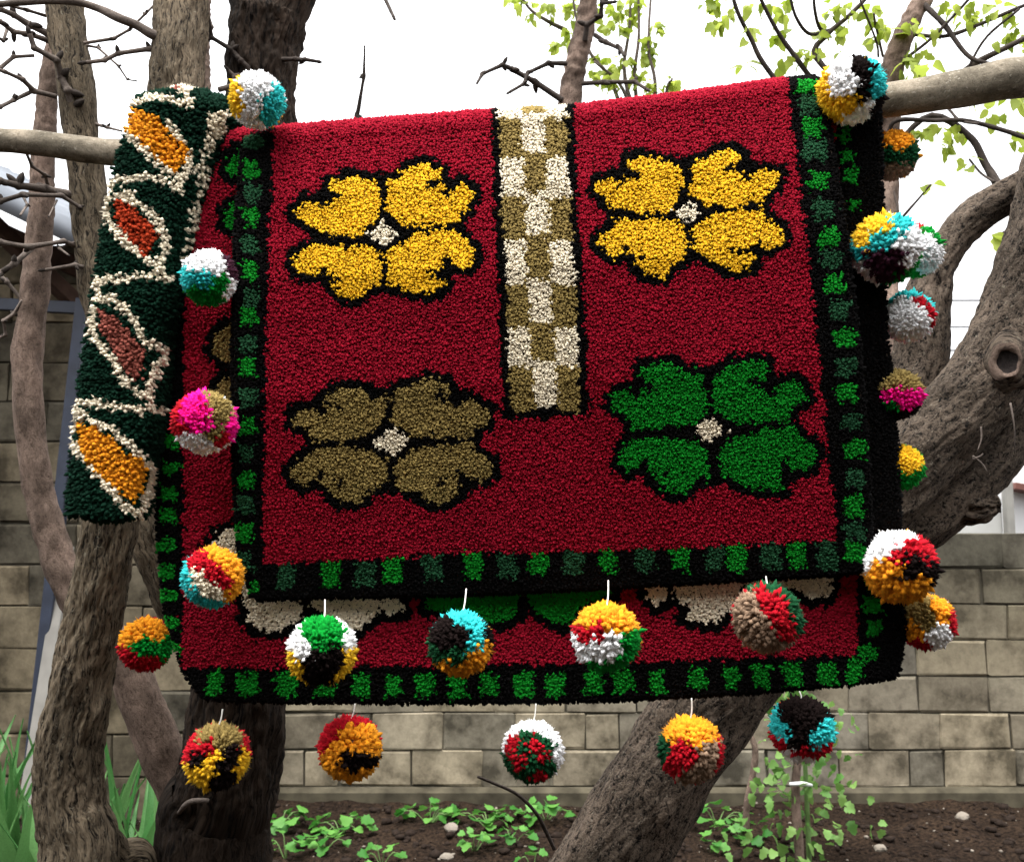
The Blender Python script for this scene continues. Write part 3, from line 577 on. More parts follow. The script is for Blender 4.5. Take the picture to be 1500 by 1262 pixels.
# ------------------------------------------------------------------ yarn tufts
def tufts(base, axis, length, radius, rnd, sides=5, bend=None, prof=((0.0, .85), (.78, 1.0))):
    n = len(base); axis = axis / (np.linalg.norm(axis, axis=1)[:, None] + 1e-9)
    ref = np.where(np.abs(axis[:, [2]]) < .9, np.array([[0, 0, 1.]]), np.array([[1., 0, 0]]))
    a = np.cross(axis, ref); a /= np.linalg.norm(a, axis=1)[:, None]; b = np.cross(axis, a)
    rot = rng.uniform(0, 2 * math.pi, n); V = []; K = len(prof)
    if bend is None: bend = rng.normal(0, .18, (n, 3))
    for h, rr in prof:
        cen = base + axis * (length * h)[:, None] + bend * (length * h * h)[:, None]
        for j in range(sides):
            an = rot + 2 * math.pi * j / sides
            V.append(cen + (a * np.cos(an)[:, None] + b * np.sin(an)[:, None]) * (radius * rr)[:, None])
    V.append(base + axis * length[:, None] + bend * length[:, None])
    V = np.stack(V, 1); m = V.shape[1]; F = []
    for k in range(K - 1):
        for j in range(sides):
            p, q = k * sides + j, k * sides + (j + 1) % sides; F += [(p, q, q + sides), (p, q + sides, p + sides)]
    for j in range(sides): F.append(((K - 1) * sides + j, (K - 1) * sides + (j + 1) % sides, K * sides))
    F = np.array(F)[None] + (np.arange(n) * m)[:, None, None]
    return V.reshape(-1, 3), F.reshape(-1, 3), np.repeat(rnd, m)

def fibres(base, axis, length, radius, rnd, per=4, flare=.55, over=1.22):
    """fine yarn ends: thin cones that fan out of each tuft and stand a little proud of it"""
    n = len(base); axis = axis / (np.linalg.norm(axis, axis=1)[:, None] + 1e-9)
    b_ = np.repeat(base, per, 0); a_ = np.repeat(axis, per, 0); L = np.repeat(length, per) * rng.uniform(.92, over, n * per); r = np.repeat(radius, per)
    off = rng.normal(0, 1, (n * per, 3)); off -= a_ * (off * a_).sum(1)[:, None]; off /= np.linalg.norm(off, axis=1)[:, None] + 1e-9
    root = b_ + a_ * (L * .35)[:, None] + off * (r * rng.uniform(.1, .75, n * per))[:, None]
    tip = b_ + a_ * L[:, None] + off * (r * rng.uniform(.2, 1.0 + flare, n * per))[:, None] + rng.normal(0, .10, (n * per, 3)) * L[:, None]
    d = tip - root; d /= np.linalg.norm(d, axis=1)[:, None] + 1e-9; s1 = np.cross(d, off); s1 /= np.linalg.norm(s1, axis=1)[:, None] + 1e-9; s2 = np.cross(d, s1); rr = (r * .42)[:, None]
    V = np.stack([root + s1 * rr, root - .5 * s1 * rr + .866 * s2 * rr, root - .5 * s1 * rr - .866 * s2 * rr, tip], 1)
    F = np.array([(0, 1, 3), (1, 2, 3), (2, 0, 3)])[None] + (np.arange(n * per) * 4)[:, None, None]
    return V.reshape(-1, 3), F.reshape(-1, 3), np.repeat(np.clip(np.repeat(rnd, per) + rng.normal(0, .22, n * per), 0, 1), 4)
def wool(base, axis, length, radius, rnd, lay, sides=4, prof=((0.0, .9), (.8, 1.0)), **kw):
    V, F, Rn = tufts(base, axis, length, radius, rnd, sides=sides, prof=prof)
    v, f, rn = fibres(base, axis, length, radius, rnd, **kw)
    lie = np.concatenate([np.repeat(lay, len(V) // len(base), 0), np.repeat(lay, len(v) // len(base), 0)])
    return np.concatenate([V, v]), np.concatenate([F, f + len(V)]), np.concatenate([Rn, rn]), lie
def inpoly(x, y, poly):
    poly = np.asarray(poly, float); c = np.zeros(len(x), bool); j = len(poly) - 1
    for i in range(len(poly)):
        xi, yi = poly[i]; xj, yj = poly[j]
        m = ((yi > y) != (yj > y)) & (x < (xj - xi) * (y - yi) / (yj - yi + 1e-12) + xi); c ^= m; j = i
    return c
def segdist(x, y, pts, closed=False):
    pts = np.asarray(pts, float); d = np.full(len(x), 1e9); n = len(pts)
    for i in range(n if closed else n - 1):
        a = pts[i]; b = pts[(i + 1) % n]; e = b - a; t = np.clip(((x - a[0]) * e[0] + (y - a[1]) * e[1]) / (e @ e + 1e-9), 0, 1)
        d = np.minimum(d, np.hypot(x - a[0] - t * e[0], y - a[1] - t * e[1]))
    return d
class Rug:
    """cloth hung over the branch: front flap surveyed by its four edges, round fold over the branch, rear flap"""
    def __init__(s, left, right, bottom, top, depth, r, rear, thick=.008, wave=.0):
        s.L, s.R, s.B, s.T = (np.array(q, float) for q in (left, right, bottom, top))    # L,R bottom->top; B,T left->right
        s.depth, s.r, s.rear, s.thick, s.wave = depth, r, rear, thick, wave
        u = np.linspace(.02, .98, 9); f0 = s.front(u, u * 0); f1 = s.front(u, u * 0 + 1)
        s.H = float(np.linalg.norm(f1 - f0, axis=1).mean()); s.Wd = float(np.linalg.norm(s.front(np.array([0.]), np.array([.5])) - s.front(np.array([1.]), np.array([.5]))))
        s.va = math.pi * r / s.H; s.vr = rear / s.H; s.vmax = 1 + s.va + s.vr
    @staticmethod
    def ev(C, t):
        d = np.concatenate([[0], np.cumsum(np.hypot(*np.diff(C, axis=0).T))]); d /= d[-1]
        return np.stack([np.interp(t, d, C[:, 0]), np.interp(t, d, C[:, 1])], -1)
    def pix(s, u, v):
        u1, v1 = u[:, None], v[:, None]
        L, R, B, T = s.ev(s.L, v), s.ev(s.R, v), s.ev(s.B, u), s.ev(s.T, u)
        c = (1 - u1) * (1 - v1) * s.L[0] + u1 * (1 - v1) * s.R[0] + (1 - u1) * v1 * s.L[-1] + u1 * v1 * s.R[-1]
        return (1 - v1) * B + v1 * T + (1 - u1) * L + u1 * R - c
    def front(s, u, v):
        p = s.pix(u, v); w = s.wave * np.sin(u * 9.5 + 1.3) * (1 - v) ** 1.0 + s.wave * .6 * np.sin(u * 23 + v * 3) * (1 - v)
        return Pn(p[:, 0], p[:, 1], s.depth(u, v) + w)
    def at(s, u, v):
        vf = np.clip(v, 0, 1); p = s.front(u, vf)
        th = np.clip((v - 1) / s.va, 0, 1) * math.pi
        p[:, 1] += s.r * (1 - np.cos(th)); p[:, 2] += s.r * np.sin(th)
        p[:, 2] -= np.clip(v - 1 - s.va, 0, None) * s.H
        return p
    def normal(s, u, v):
        e = 1e-3; a = s.at(np.clip(u + e, 0, 1), v) - s.at(np.clip(u - e, 0, 1), v); b = s.at(u, v + e) - s.at(u, v - e)
        n = np.cross(a, b); return n / (np.linalg.norm(n, axis=1)[:, None] + 1e-12)
    def pat(s, u, v):
        q = s.pix(u, np.clip(v, 0, 1)); e = .05; d = (s.pix(u, np.ones_like(u)) - s.pix(u, np.ones_like(u) - e)) / e
        return q + d * np.clip(v - 1, 0, None)[:, None]
    def backing(s, root, mat, nu=40, nv=110):
        uu, vv = np.meshgrid(np.linspace(0, 1, nu), np.linspace(0, s.vmax, nv)); u, v = uu.ravel(), vv.ravel()
        o = s.at(u, v); n = s.normal(u, v); i_ = o - n * s.thick; V = np.concatenate([o, i_]); m = nu * nv; F = []
        for j in range(nv - 1):
            for i in range(nu - 1):
                a = j * nu + i; F += [(a, a + 1, a + nu + 1, a + nu), (m + a, m + a + nu, m + a + nu + 1, m + a + 1)]
            a = j * nu; F.append((a, a + nu, m + a + nu, m + a)); a = j * nu + nu - 1; F.append((a, m + a, m + a + nu, a + nu))
        for i in range(nu - 1):
            F.append((i, m + i, m + i + 1, i + 1)); a = (nv - 1) * nu + i; F.append((a, a + 1, m + a + 1, m + a))
        return put(obj('backing', mesh_np('backing', V, F, rnd=np.full(2 * m, .5)), mat), root)
    def knots(s, sp, vtop):
        nu, nv = int(s.Wd / sp), int(s.H * vtop / sp)
        j, i = np.meshgrid(np.arange(nv), np.arange(nu), indexing='ij'); j, i = j.ravel(), i.ravel()
        u = (i + .5 + .5 * (j % 2) - .25 + rng.uniform(-.22, .22, len(i))) / nu; v = (j + .5 + rng.uniform(-.22, .22, len(i))) / nv * vtop
        return np.clip(u, 0.001, .999), np.clip(v, .001, vtop)
    def edge(s, sp, vtop, rows=2):
        """extra tufts that stand out sideways along the three free edges"""
        U, Vv, D = [], [], []
        e = 2e-3
        for k in range(rows):
            n = int(s.H * vtop / sp)
            for side in (0, 1):
                v = (np.arange(n) + rng.uniform(0, 1, n)) / n * vtop; u = np.full(n, float(side))
                a = s.at(u, v) - s.at(np.abs(u - e), v); U.append(u); Vv.append(v); D.append(a / np.linalg.norm(a, axis=1)[:, None])
            n = int(s.Wd / sp); u = (np.arange(n) + rng.uniform(0, 1, n)) / n; v = np.zeros(n)
            a = s.at(u, v) - s.at(u, v + e); U.append(u); Vv.append(v); D.append(a / np.linalg.norm(a, axis=1)[:, None])
        return np.concatenate(U), np.concatenate(Vv), np.concatenate(D)

STRAY = rng.normal(0, 1.5, (2, 311, 311))
def build_rug(rug, root, sp, vtop, classify, ln, rad, droop=.3, keep=None, edgelen=1.2, per=2, sides=3, jit=1.5):
    """classify(x,y,u,v) -> integer part ids; parts: {id:(name, parent_key, yarn, label)}"""
    u, v = rug.knots(sp, vtop); q = rug.pat(u, v)
    if keep is not None:
        k = keep(q[:, 0], q[:, 1], u, v); u, v, q = u[k], v[k], q[k]
    cell = ((q[:, 0] / 6).astype(int) % 311, (q[:, 1] / 5).astype(int) % 311)              # a few knots at a time stray over the drawn line
    ids, parts = classify(q[:, 0] + STRAY[0][cell] * jit + rng.normal(0, 1, len(u)), q[:, 1] + STRAY[1][cell] * jit + rng.normal(0, 1, len(u)), u, v)
    base = rug.at(u, v); nm = rug.normal(u, v)
    ax = nm + rng.normal(0, .20, nm.shape); ax[:, 2] -= droop * np.clip(1 - np.abs(nm[:, 2]), 0, 1)
    eu, ev, ed = rug.edge(sp, vtop); eb = rug.at(eu, ev) - rug.normal(eu, ev) * rug.thick * rng.uniform(0, 1, len(eu))[:, None]; eq = rug.pat(eu, ev)
    eid, _ = classify(eq[:, 0], eq[:, 1], eu, ev); en = rug.normal(eu, ev)
    eax = ed + en * rng.uniform(-.3, .6, len(eu))[:, None] + rng.normal(0, .25, ed.shape)
    lay = np.concatenate([nm, en * .5 + ed]); base = np.concatenate([base - nm * .001, eb]); ax = np.concatenate([ax, eax]); ids = np.concatenate([ids, eid])
    n = len(base); Ls = ln * rng.uniform(.88, 1.12, n); Ls[len(u):] *= edgelen; rs = rad * rng.uniform(.8, 1.2, n)
    lowf = np.array([mnoise.noise((p[0] * 9, p[1] * 9, p[2] * 14)) * .28 + mnoise.noise((p[0] * 2.5, 7, p[2] * 45)) * .22 + mnoise.noise((p[0] * 40, p[1] * 40, p[2] * 60)) * .25 for p in base])
    rnd = np.clip(rng.uniform(0, 1, n) * .8 + .1 + lowf, 0, 1); made = {}
    for pid, (name, par, yn, label) in parts.items():
        m = ids == pid
        if not m.any(): continue
        V, F, R, lie = wool(base[m], ax[m], Ls[m], rs[m], rnd[m], lay[m], per=per, sides=sides)
        o = obj(name, mesh_np(name, V, F, rnd=R, nrm=lie), Y_[yn]); put(o, root); made[pid] = o
        if label: o['label'] = label
    for pid, (name, par, yn, label) in parts.items():
        if par is not None and pid in made and par in made:
            o = made[pid]; o.parent = made[par]
            o.matrix_parent_inverse = Matrix.Identity(4)
    return made

# ---- pattern, surveyed on the front flap
def z2(L): return [(400 + x / 3, 80 + y / 3) for x, y in L]
def z6(L): return [(360 + x / 3, 460 + y / 3) for x, y in L]
def z7(L): return [(760 + x / 3, 460 + y / 3) for x, y in L]
FL = [
 ('yellow', 'yellow four petal flower left of the checked stripe',
  [z2([(335,540),(460,560),(470,600),(468,680),(440,740),(400,790),(330,800),(210,785),(150,740),(95,710),(100,680),(150,645),(200,650),(215,690),(235,640),(285,620),(240,605),(250,570)]),
   z2([(495,560),(540,550),(600,500),(655,480),(720,500),(745,535),(690,570),(700,585),(745,565),(765,630),(790,580),(840,570),(880,600),(880,640),(850,690),(820,710),(810,745),(640,755),(560,750),(490,680),(500,610)]),
   z2([(200,830),(290,845),(330,850),(390,830),(460,850),(480,900),(475,1000),(420,1030),(370,1075),(300,1065),(255,1010),(290,985),(235,985),(230,930),(205,960),(140,975),(90,930),(95,890),(150,850)]),
   z2([(490,870),(600,800),(700,775),(800,770),(830,800),(880,850),(890,900),(860,945),(800,930),(760,900),(750,950),(700,955),(740,985),(760,1010),(710,1050),(630,1050),(560,1020),(500,1010),(510,920)])],
  z2([(480,725),(545,780),(540,810),(490,845),(420,800)])),
 ('yellow', 'yellow four petal flower right of the checked stripe',
  [r3([(715,690),(800,710),(890,730),(900,800),(870,880),(850,930),(750,940),(600,930),(560,880),(510,840),(530,800),(590,780),(630,820),(650,770),(700,780),(650,740),(670,700)]),
   r3([(940,720),(1000,700),(1060,670),(1130,665),(1170,710),(1100,740),(1140,745),(1180,800),(1230,750),(1325,765),(1310,830),(1255,860),(1250,900),(1100,905),(1000,905),(920,850),(940,790)]),
   r3([(600,970),(700,965),(860,965),(900,1000),(920,1080),(900,1150),(850,1165),(820,1220),(740,1215),(680,1160),(720,1140),(650,1110),(600,1135),(530,1085),(530,1050),(590,1000)]),
   r3([(930,1010),(1040,940),(1150,930),(1255,920),(1280,980),(1340,1010),(1345,1060),(1280,1095),(1220,1070),(1140,1100),(1210,1110),(1210,1180),(1110,1190),(1030,1150),(960,1110),(940,1060)])],
  r3([(850,940),(925,890),(985,930),(930,980)])),
 ('olive', 'olive brown four petal flower',
  [z6([(400,330),(480,325),(540,335),(550,375),(620,350),(620,450),(560,520),(450,550),(300,560),(280,500),(205,480),(215,425),(290,405),(330,430),(350,390),(400,410),(345,365)]),
   z6([(650,345),(720,310),(820,285),(900,310),(900,350),(840,355),(930,390),(940,410),(960,360),(1030,400),(1075,420),(1060,480),(1000,500),(995,540),(750,540),(640,480)]),
   z6([(310,590),(430,575),(550,590),(620,640),(620,740),(560,770),(500,820),(400,815),(370,780),(330,740),(310,710),(260,755),(200,720),(195,690),(240,640)]),
   z6([(660,640),(740,590),(870,570),(1000,560),(1010,610),(1080,640),(1085,700),(1030,730),(950,690),(930,740),(970,760),(900,810),(830,835),(760,790),(665,760)])],
  z6([(560,550),(650,495),(720,545),(690,590),(650,615),(580,580)])),
 ('green', 'deep green four petal flower',
  [z7([(540,230),(680,215),(720,250),(810,270),(830,400),(790,480),(620,500),(490,500),(470,450),(395,400),(420,345),(480,330),(510,370),(530,320),(600,320),(530,290)]),
   z7([(850,270),(940,215),(1050,200),(1090,220),(1085,300),(1020,295),(1100,350),(1130,310),(1210,285),(1270,370),(1190,420),(1190,470),(960,480),(850,420)]),
   z7([(470,560),(600,540),(760,545),(830,600),(845,720),(780,720),(740,780),(660,785),(600,730),(550,640),(530,670),(480,695),(435,650)]),
   z7([(870,590),(960,530),(1080,500),(1200,490),(1250,550),(1310,590),(1280,680),(1200,690),(1160,630),(1140,700),(1160,770),(1060,775),(980,750),(890,700)])],
  z7([(770,490),(850,450),(910,510),(860,555),(800,540)])),
]
NOTCH = (z2([(690,575),(715,575),(765,610),(285,625),(215,670),(240,640),(225,945),(255,985),(290,990),(700,955),(735,975),(770,910),(755,950)]) + r3([(640,800),(700,775),(665,770),(1105,745),(1140,735),(1185,780),(1190,755),(655,1095),(690,1135),(720,1140),(1145,1105),(1180,1100),(1225,1075)])
         + z6([(340,420),(400,410),(850,355),(880,360),(930,395),(330,710),(410,735),(860,735),(945,700),(950,770)]) + z7([(505,350),(540,300),(580,320),(1030,295),(1065,305),(1110,330),(555,650),(590,700),(645,710),(1165,650),(1160,690)]))
def lin(x, xs, ys): return np.interp(x, xs, ys)
def squares(seq):                         # (x, y, w, h)
    out = []
    for q in seq: out.append([(q[0] + sx * q[2] / 2 + random.uniform(-3, 3), q[1] + sy * q[3] / 2 + random.uniform(-3, 3)) for sx, sy in ((-1, -1), (0, -1), (1, -1), (1, 0), (1, 1), (0, 1), (-1, 1), (-1, 0))])
    return out
LY = [207, 249, 285, 318, 360, 397, 435, 465, 503, 540, 582, 623, 663, 700, 737, 780, 822]
RY = [127, 157, 190, 222, 265, 307, 347, 378, 417, 455, 496, 535, 575, 617, 658, 700, 740, 778, 808]
BX = [420, 485, 537, 575, 633, 693, 742, 790, 839, 890, 945, 995, 1045, 1080, 1128, 1168, 1210]
def classify_upper(x, y, u, v):
    ids = np.zeros(len(x), int); parts = {0: ('field', None, 'red', 'crimson pile field'), 1: ('border', None, 'black', 'black pile border')}
    xl = lin(y, [60, 190, 500, 850], [406, 402, 390, 385]); xr = lin(y, [40, 105, 450, 790], [1143, 1150, 1192, 1226]); yb = lin(x, [385, 700, 900, 1225], [826, 808, 806, 790])
    bor = (x < xl) | (x > xr) | (y > yb); ids[bor] = 1
    sq = [(lin(yy, [200, 500, 860], [371, 365, 358]), yy, 24, 27, i % 2) for i, yy in enumerate(LY)]
    sq += [(lin(yy, [100, 300, 500, 700, 810], [1183, 1197, 1241, 1252, 1246]) if False else lin(yy, [120, 190, 265, 350, 417, 500, 580, 660, 740, 810], [1180, 1188, 1199, 1213, 1221, 1237, 1241, 1252, 1250, 1250]), yy, 30, 27, (i + 1) % 2) for i, yy in enumerate(RY)]
    sq += [(xx, lin(xx, [420, 700, 900, 1210], [843, 828, 817, 812]), 27, 38, i % 2) for i, xx in enumerate(BX)] + [(374, 858, 14, 18, 1)]
    pid = 10
    for p, q in zip(squares(sq), sq):
        m = inpoly(x, y, p) & bor; ids[m] = pid; parts[pid] = ('border_square', 1, 'bright_green' if q[4] else 'deep_green', None); pid += 1
    for yn, lab, pets, cen in FL:
        fid = pid; parts[fid] = ('flower_motif', None, 'black', lab + ' with black outline'); pid += 1; d = np.full(len(x), 1e9)
        for p in pets: d = np.minimum(d, segdist(x, y, p, True))
        d = np.minimum(d, segdist(x, y, cen, True) + 6)
        c = np.mean([np.mean(p, axis=0) for p in pets], axis=0)
        near = (d < 12.5) | (((np.abs(x - c[0]) < 8) & (np.abs(y - c[1]) < 55)) | ((np.abs(y - c[1]) < 8) & (np.abs(x - c[0]) < 60)))
        ids[near & (ids == 0)] = fid
        for p in pets:
            m = inpoly(x, y, p); ids[m] = pid; parts[pid] = ('petal', fid, yn, None); pid += 1
        m = inpoly(x, y, cen); ids[m] = pid; parts[pid] = ('flower_centre', fid, 'cream', None); pid += 1
    for fx, fy in NOTCH:
        k_ = np.hypot((x - fx) / 1.15, y - fy) < 5.0
        own = [q_ for q_ in np.unique(ids[k_]) if parts.get(q_, ('',))[0] == 'petal']
        if own: ids[k_] = parts[own[0]][1]
    s0 = lin(y, [100, 155, 605], [716, 718, 737]); s1 = lin(y, [100, 155, 605], [837, 840, 864]); sb = lin(x, [735, 865], [616, 607])
    m = (x > s0) & (x < s1) & (y < sb); ids[m] = pid; band = pid; parts[band] = ('checked_stripe', None, 'black', 'beige and olive checked stripe with black edges'); pid += 1
    rows = [40, 112, 173, 233, 290, 353, 417, 480, 537, 598]
    for k in range(len(rows) - 1):
        for c in range(3):
            off = -9 if c == 1 else 0
            t = (x - s0 - 11) / (s1 - s0 - 23)
            m2 = m & (t >= c / 3) & (t < (c + 1) / 3) & (y >= rows[k] + off) & (y < rows[k + 1] + off + (4 if k == len(rows) - 2 else 0))
            col = 'olive' if (k + c) % 2 == 0 else 'cream'
            ids[m2] = pid; parts[pid] = ('check_square', band, col, None); pid += 1
    return ids, parts
upper = Rug([(372, 876), (352, 810), (345, 700), (343, 500), (347, 330), (356, 226)], [(1276, 832), (1270, 700), (1256, 500), (1236, 340), (1214, 190), (1204, 140)],
            [(372, 876), (420, 874), (700, 868), (900, 858), (1100, 846), (1240, 838), (1276, 832)], [(356, 226), (410, 214), (720, 190), (840, 184), (1000, 165), (1150, 143), (1204, 140)],
            lambda u, v: np.interp(v, [0, .2, .45, .7, .88, 1], [1.622, 1.600, 1.576, 1.572, 1.590, 1.616]) + .006 * np.sin(u * 5) * (1 - v), .050, .62, wave=.004)
rugU = thing('flower_rug', tuple(Pn([800.], [876.], [1.63])[0]), 'crimson pile rug with four big flowers and checked stripe, folded over the branch on top', 'rug', None)
upper.backing(rugU, Y_['backing'])
build_rug(upper, rugU, .0038, 1 + upper.va * .85, classify_upper, .0064, .0030)

# ---- lower, wider rug
LOWSQ = [(250, 645), (250, 685), (247, 722), (246, 757), (244, 797), (246, 835), (247, 872), (252, 910), (259, 948)]
LOWB = [(316, 998), (363, 1000), (420, 1001), (475, 1003), (530, 1004), (578, 1003), (622, 1003), (670, 1004), (717, 1001), (766, 1000), (815, 1000), (868, 998), (913, 996), (962, 995), (1020, 990), (1070, 990), (1115, 989), (1160, 986), (1212, 984), (1252, 980)]
LOWR = [(1237, 197), (1240, 228), (1244, 257), (1250, 300), (1277, 852), (1277, 885), (1277, 918), (1273, 955)]
LOWF = [('cream', 'cream flower on the lower rug left of the thread ties', [[(352, 830), (440, 830), (442, 905), (415, 922), (380, 922), (360, 905), (366, 892), (358, 880)], [(456, 830), (592, 840), (588, 896), (570, 900), (560, 890), (540, 910), (520, 925), (500, 918), (478, 898), (456, 890)]]),
        ('green', 'green flower on the lower rug', [[(626, 830), (758, 830), (758, 900), (735, 912), (700, 905), (660, 895), (626, 890)], [(772, 830), (900, 830), (898, 870), (850, 888), (830, 915), (800, 905), (772, 880)]]),
        ('cream', 'cream flower on the lower rug under the green flower', [[(944, 830), (980, 830), (980, 876), (962, 888), (946, 872)], [(985, 830), (1084, 830), (1080, 885), (1065, 898), (1045, 912), (1000, 905), (1010, 890), (988, 870)], [(1092, 828), (1150, 820), (1218, 838), (1214, 872), (1190, 876), (1165, 862), (1092, 870)]]),
        ('olive', 'olive flower peeping out beside the upper rug', [[(345, 470), (318, 488), (310, 510), (330, 528), (345, 530), (400, 530), (400, 470)], [(345, 548), (322, 560), (312, 580), (330, 600), (400, 600), (400, 548)]]),
        ('cream', 'cream flower peeping out beside the upper rug', [[(350, 772), (325, 778), (306, 800), (320, 815), (350, 820), (400, 820), (400, 772)]]),
        ('green', 'green flower peeping out beside the runner', [[(348, 222), (335, 230), (333, 255), (348, 262), (380, 262), (380, 222)], [(345, 298), (330, 305), (329, 330), (345, 338), (380, 338), (380, 298)]])]
def classify_lower(x, y, u, v):
    ids = np.zeros(len(x), int); parts = {0: ('field', None, 'red', 'crimson pile field'), 1: ('border', None, 'black', 'broad black pile border')}
    xl = lin(y, [100, 400, 500, 980], [318, 275, 270, 268]); xr = lin(y, [100, 500, 850, 980], [1215, 1235, 1256, 1254]); yb = lin(x, [260, 600, 900, 1260], [977, 974, 968, 958])
    bor = (x < xl) | (x > xr) | (y > yb); ids[bor] = 1; pid = 10
    for p in squares([(a, b, 24, 20) for a, b in LOWSQ] + [(a, b, 25 + random.uniform(-4, 6), 34) for a, b in LOWB] + [(a, b, 24 if b > 400 else 18, 20) for a, b in LOWR]):
        m = inpoly(x, y, p) & bor; ids[m] = pid; parts[pid] = ('border_square', 1, 'bright_green', None); pid += 1
    for yn, lab, pets in LOWF:
        fid = pid; parts[fid] = ('flower_motif', None, 'black', lab + ' with black outline'); pid += 1; d = np.full(len(x), 1e9)
        for p in pets: d = np.minimum(d, segdist(x, y, p, True))
        ids[(d < 13) & (ids == 0)] = fid
        for p in pets:
            m = inpoly(x, y, p); ids[m] = pid; parts[pid] = ('petal', fid, yn, None); pid += 1
    return ids, parts
lower = Rug([(300, 1022), (272, 985), (244, 900), (234, 800), (232, 690), (246, 560), (268, 420), (300, 300), (330, 213)], [(1312, 990), (1322, 940), (1322, 850), (1316, 740), (1308, 600), (1296, 480), (1291, 330), (1287, 150)],
            [(300, 1022), (420, 1026), (700, 1026), (900, 1023), (1100, 1012), (1240, 1000), (1312, 990)], [(330, 213), (410, 208), (720, 190), (1000, 170), (1287, 150)],
            lambda u, v: 1.628 + .030 * (1 - v) + .014 * np.exp(-(u / .10) ** 2) * (1 - v) + .004 * np.sin(u * 7) * (1 - v), .037, .66, wave=.004)
rugL = thing('flower_rug', tuple(Pn([800.], [1026.], [1.65])[0]), 'wider crimson pile rug with black and green border, hanging underneath the flowered rug', 'rug', None)
lower.backing(rugL, Y_['backing'])
ucore = [(410, 300), (1150, 220), (1205, 500), (1210, 770), (420, 800), (400, 500)]
build_rug(lower, rugL, .0038, 1 + lower.va * .7, classify_lower, .0064, .0030, keep=lambda x, y, u, v: ~inpoly(x, y, ucore) & ~((y < 260) & (x > 430) & (x < 1130)))

# ---- dark green runner with lozenges
r5 = lambda L: [(x / 3, 400 + y / 3) for x, y in L]
RUNFILL = [('orange', r1([(600,475),(640,480),(740,545),(735,575),(830,660),(825,690),(780,765),(750,740),(640,640),(560,565)])), ('rust', r1([(510,900),(550,880),(620,930),(690,1010),(690,1050),(650,1140),(630,1100),(560,1040),(530,970)])),
           ('dusty_rose', r5([(450,150),(500,180),(560,240),(640,330),(630,400),(610,480),(560,430),(510,340),(450,240)])), ('orange', r5([(360,660),(420,670),(510,720),(550,780),(630,830),(630,890),(590,1000),(540,960),(430,870),(360,750)])), ('dusty_rose', r1([(790,355),(830,350),(835,375),(800,380)]))]
RUNLINE = [r1([(890,335),(780,345),(810,400),(850,375),(835,470),(780,440),(700,425),(600,455),(560,520),(560,575),(640,660),(700,720),(770,770)]), r1([(750,545),(835,670),(835,720),(800,790),(795,840),(740,800),(640,775),(510,795),(480,860),(470,910),(500,985),(560,1060),(640,1130),(700,1180),(735,1220)]),
           r1([(480,865),(600,850)]), r1([(550,860),(625,900),(700,970),(725,1040),(730,1100),(700,1150)]), r1([(735,1210),(600,1215),(440,1235),(440,1265)]), r5([(440,100),(425,180),(410,260),(470,330),(540,450),(600,510),(640,560)]), r5([(440,110),(500,110),(560,160),(610,230),(640,290),(720,340),(680,420),(655,500),(645,590)]),
           r5([(690,600),(520,580),(350,560),(340,640),(325,720),(340,750),(400,830),(470,920),(530,1000),(600,1055)]), r5([(360,600),(430,650),(500,680),(560,740),(645,830),(655,900),(625,1000),(605,1050)])]
TICKS = [(323 - 1.0, 172), (318, 183), (312, 196), (307, 208), (303, 220), (299, 232), (296, 244), (293, 257), (291, 270), (288, 283), (285, 296), (283, 309), (281, 322), (279, 335), (275, 349), (270, 362), (266, 375)]
def classify_run(x, y, u, v):
    ids = np.zeros(len(x), int); parts = {0: ('field', None, 'forest', 'very dark green shaggy pile')}; pid = 10
    parts[1] = ('zigzag_line', None, 'cream', 'cream zigzag lines'); 
    for L in RUNLINE: ids[segdist(x, y, L) < 5.6] = 1
    parts[2] = ('edge_stitching', None, 'cream', 'cream stitches along the edge')
    for a, b in TICKS: ids[(np.abs(x - a) < 8) & (np.abs(y - b) < 4.2)] = 2
    ids[inpoly(x, y, [(305, 165), (338, 160), (325, 195), (305, 225), (298, 222)])] = 2
    for yn, p in RUNFILL:
        m = inpoly(x, y, p); ids[m] = pid; parts[pid] = ('lozenge', None, yn, None); pid += 1
    return ids, parts
runner = Rug([(100, 750), (108, 660), (124, 520), (142, 400), (158, 300), (176, 220), (196, 172)], [(218, 752), (240, 620), (256, 500), (276, 390), (304, 290), (336, 208), (346, 182)],
             [(100, 750), (160, 757), (218, 752)], [(196, 172), (260, 158), (346, 182)], lambda u, v: 1.580 + .028 * v + .05 * np.abs(2 * u - .9) ** 4 * (1 - .4 * v), .050, .5, thick=.03)
rugR = thing('runner_rug', tuple(Pn([160.], [755.], [1.6])[0]), 'narrow dark green shaggy runner with orange and rust lozenges, folded over the branch', 'rug')
runner.backing(rugR, Y_['forest'], nu=24)
build_rug(runner, rugR, .0048, 1 + runner.va * .9, classify_run, .011, .0034, per=5, sides=4, jit=.8, droop=.5, edgelen=1.0)

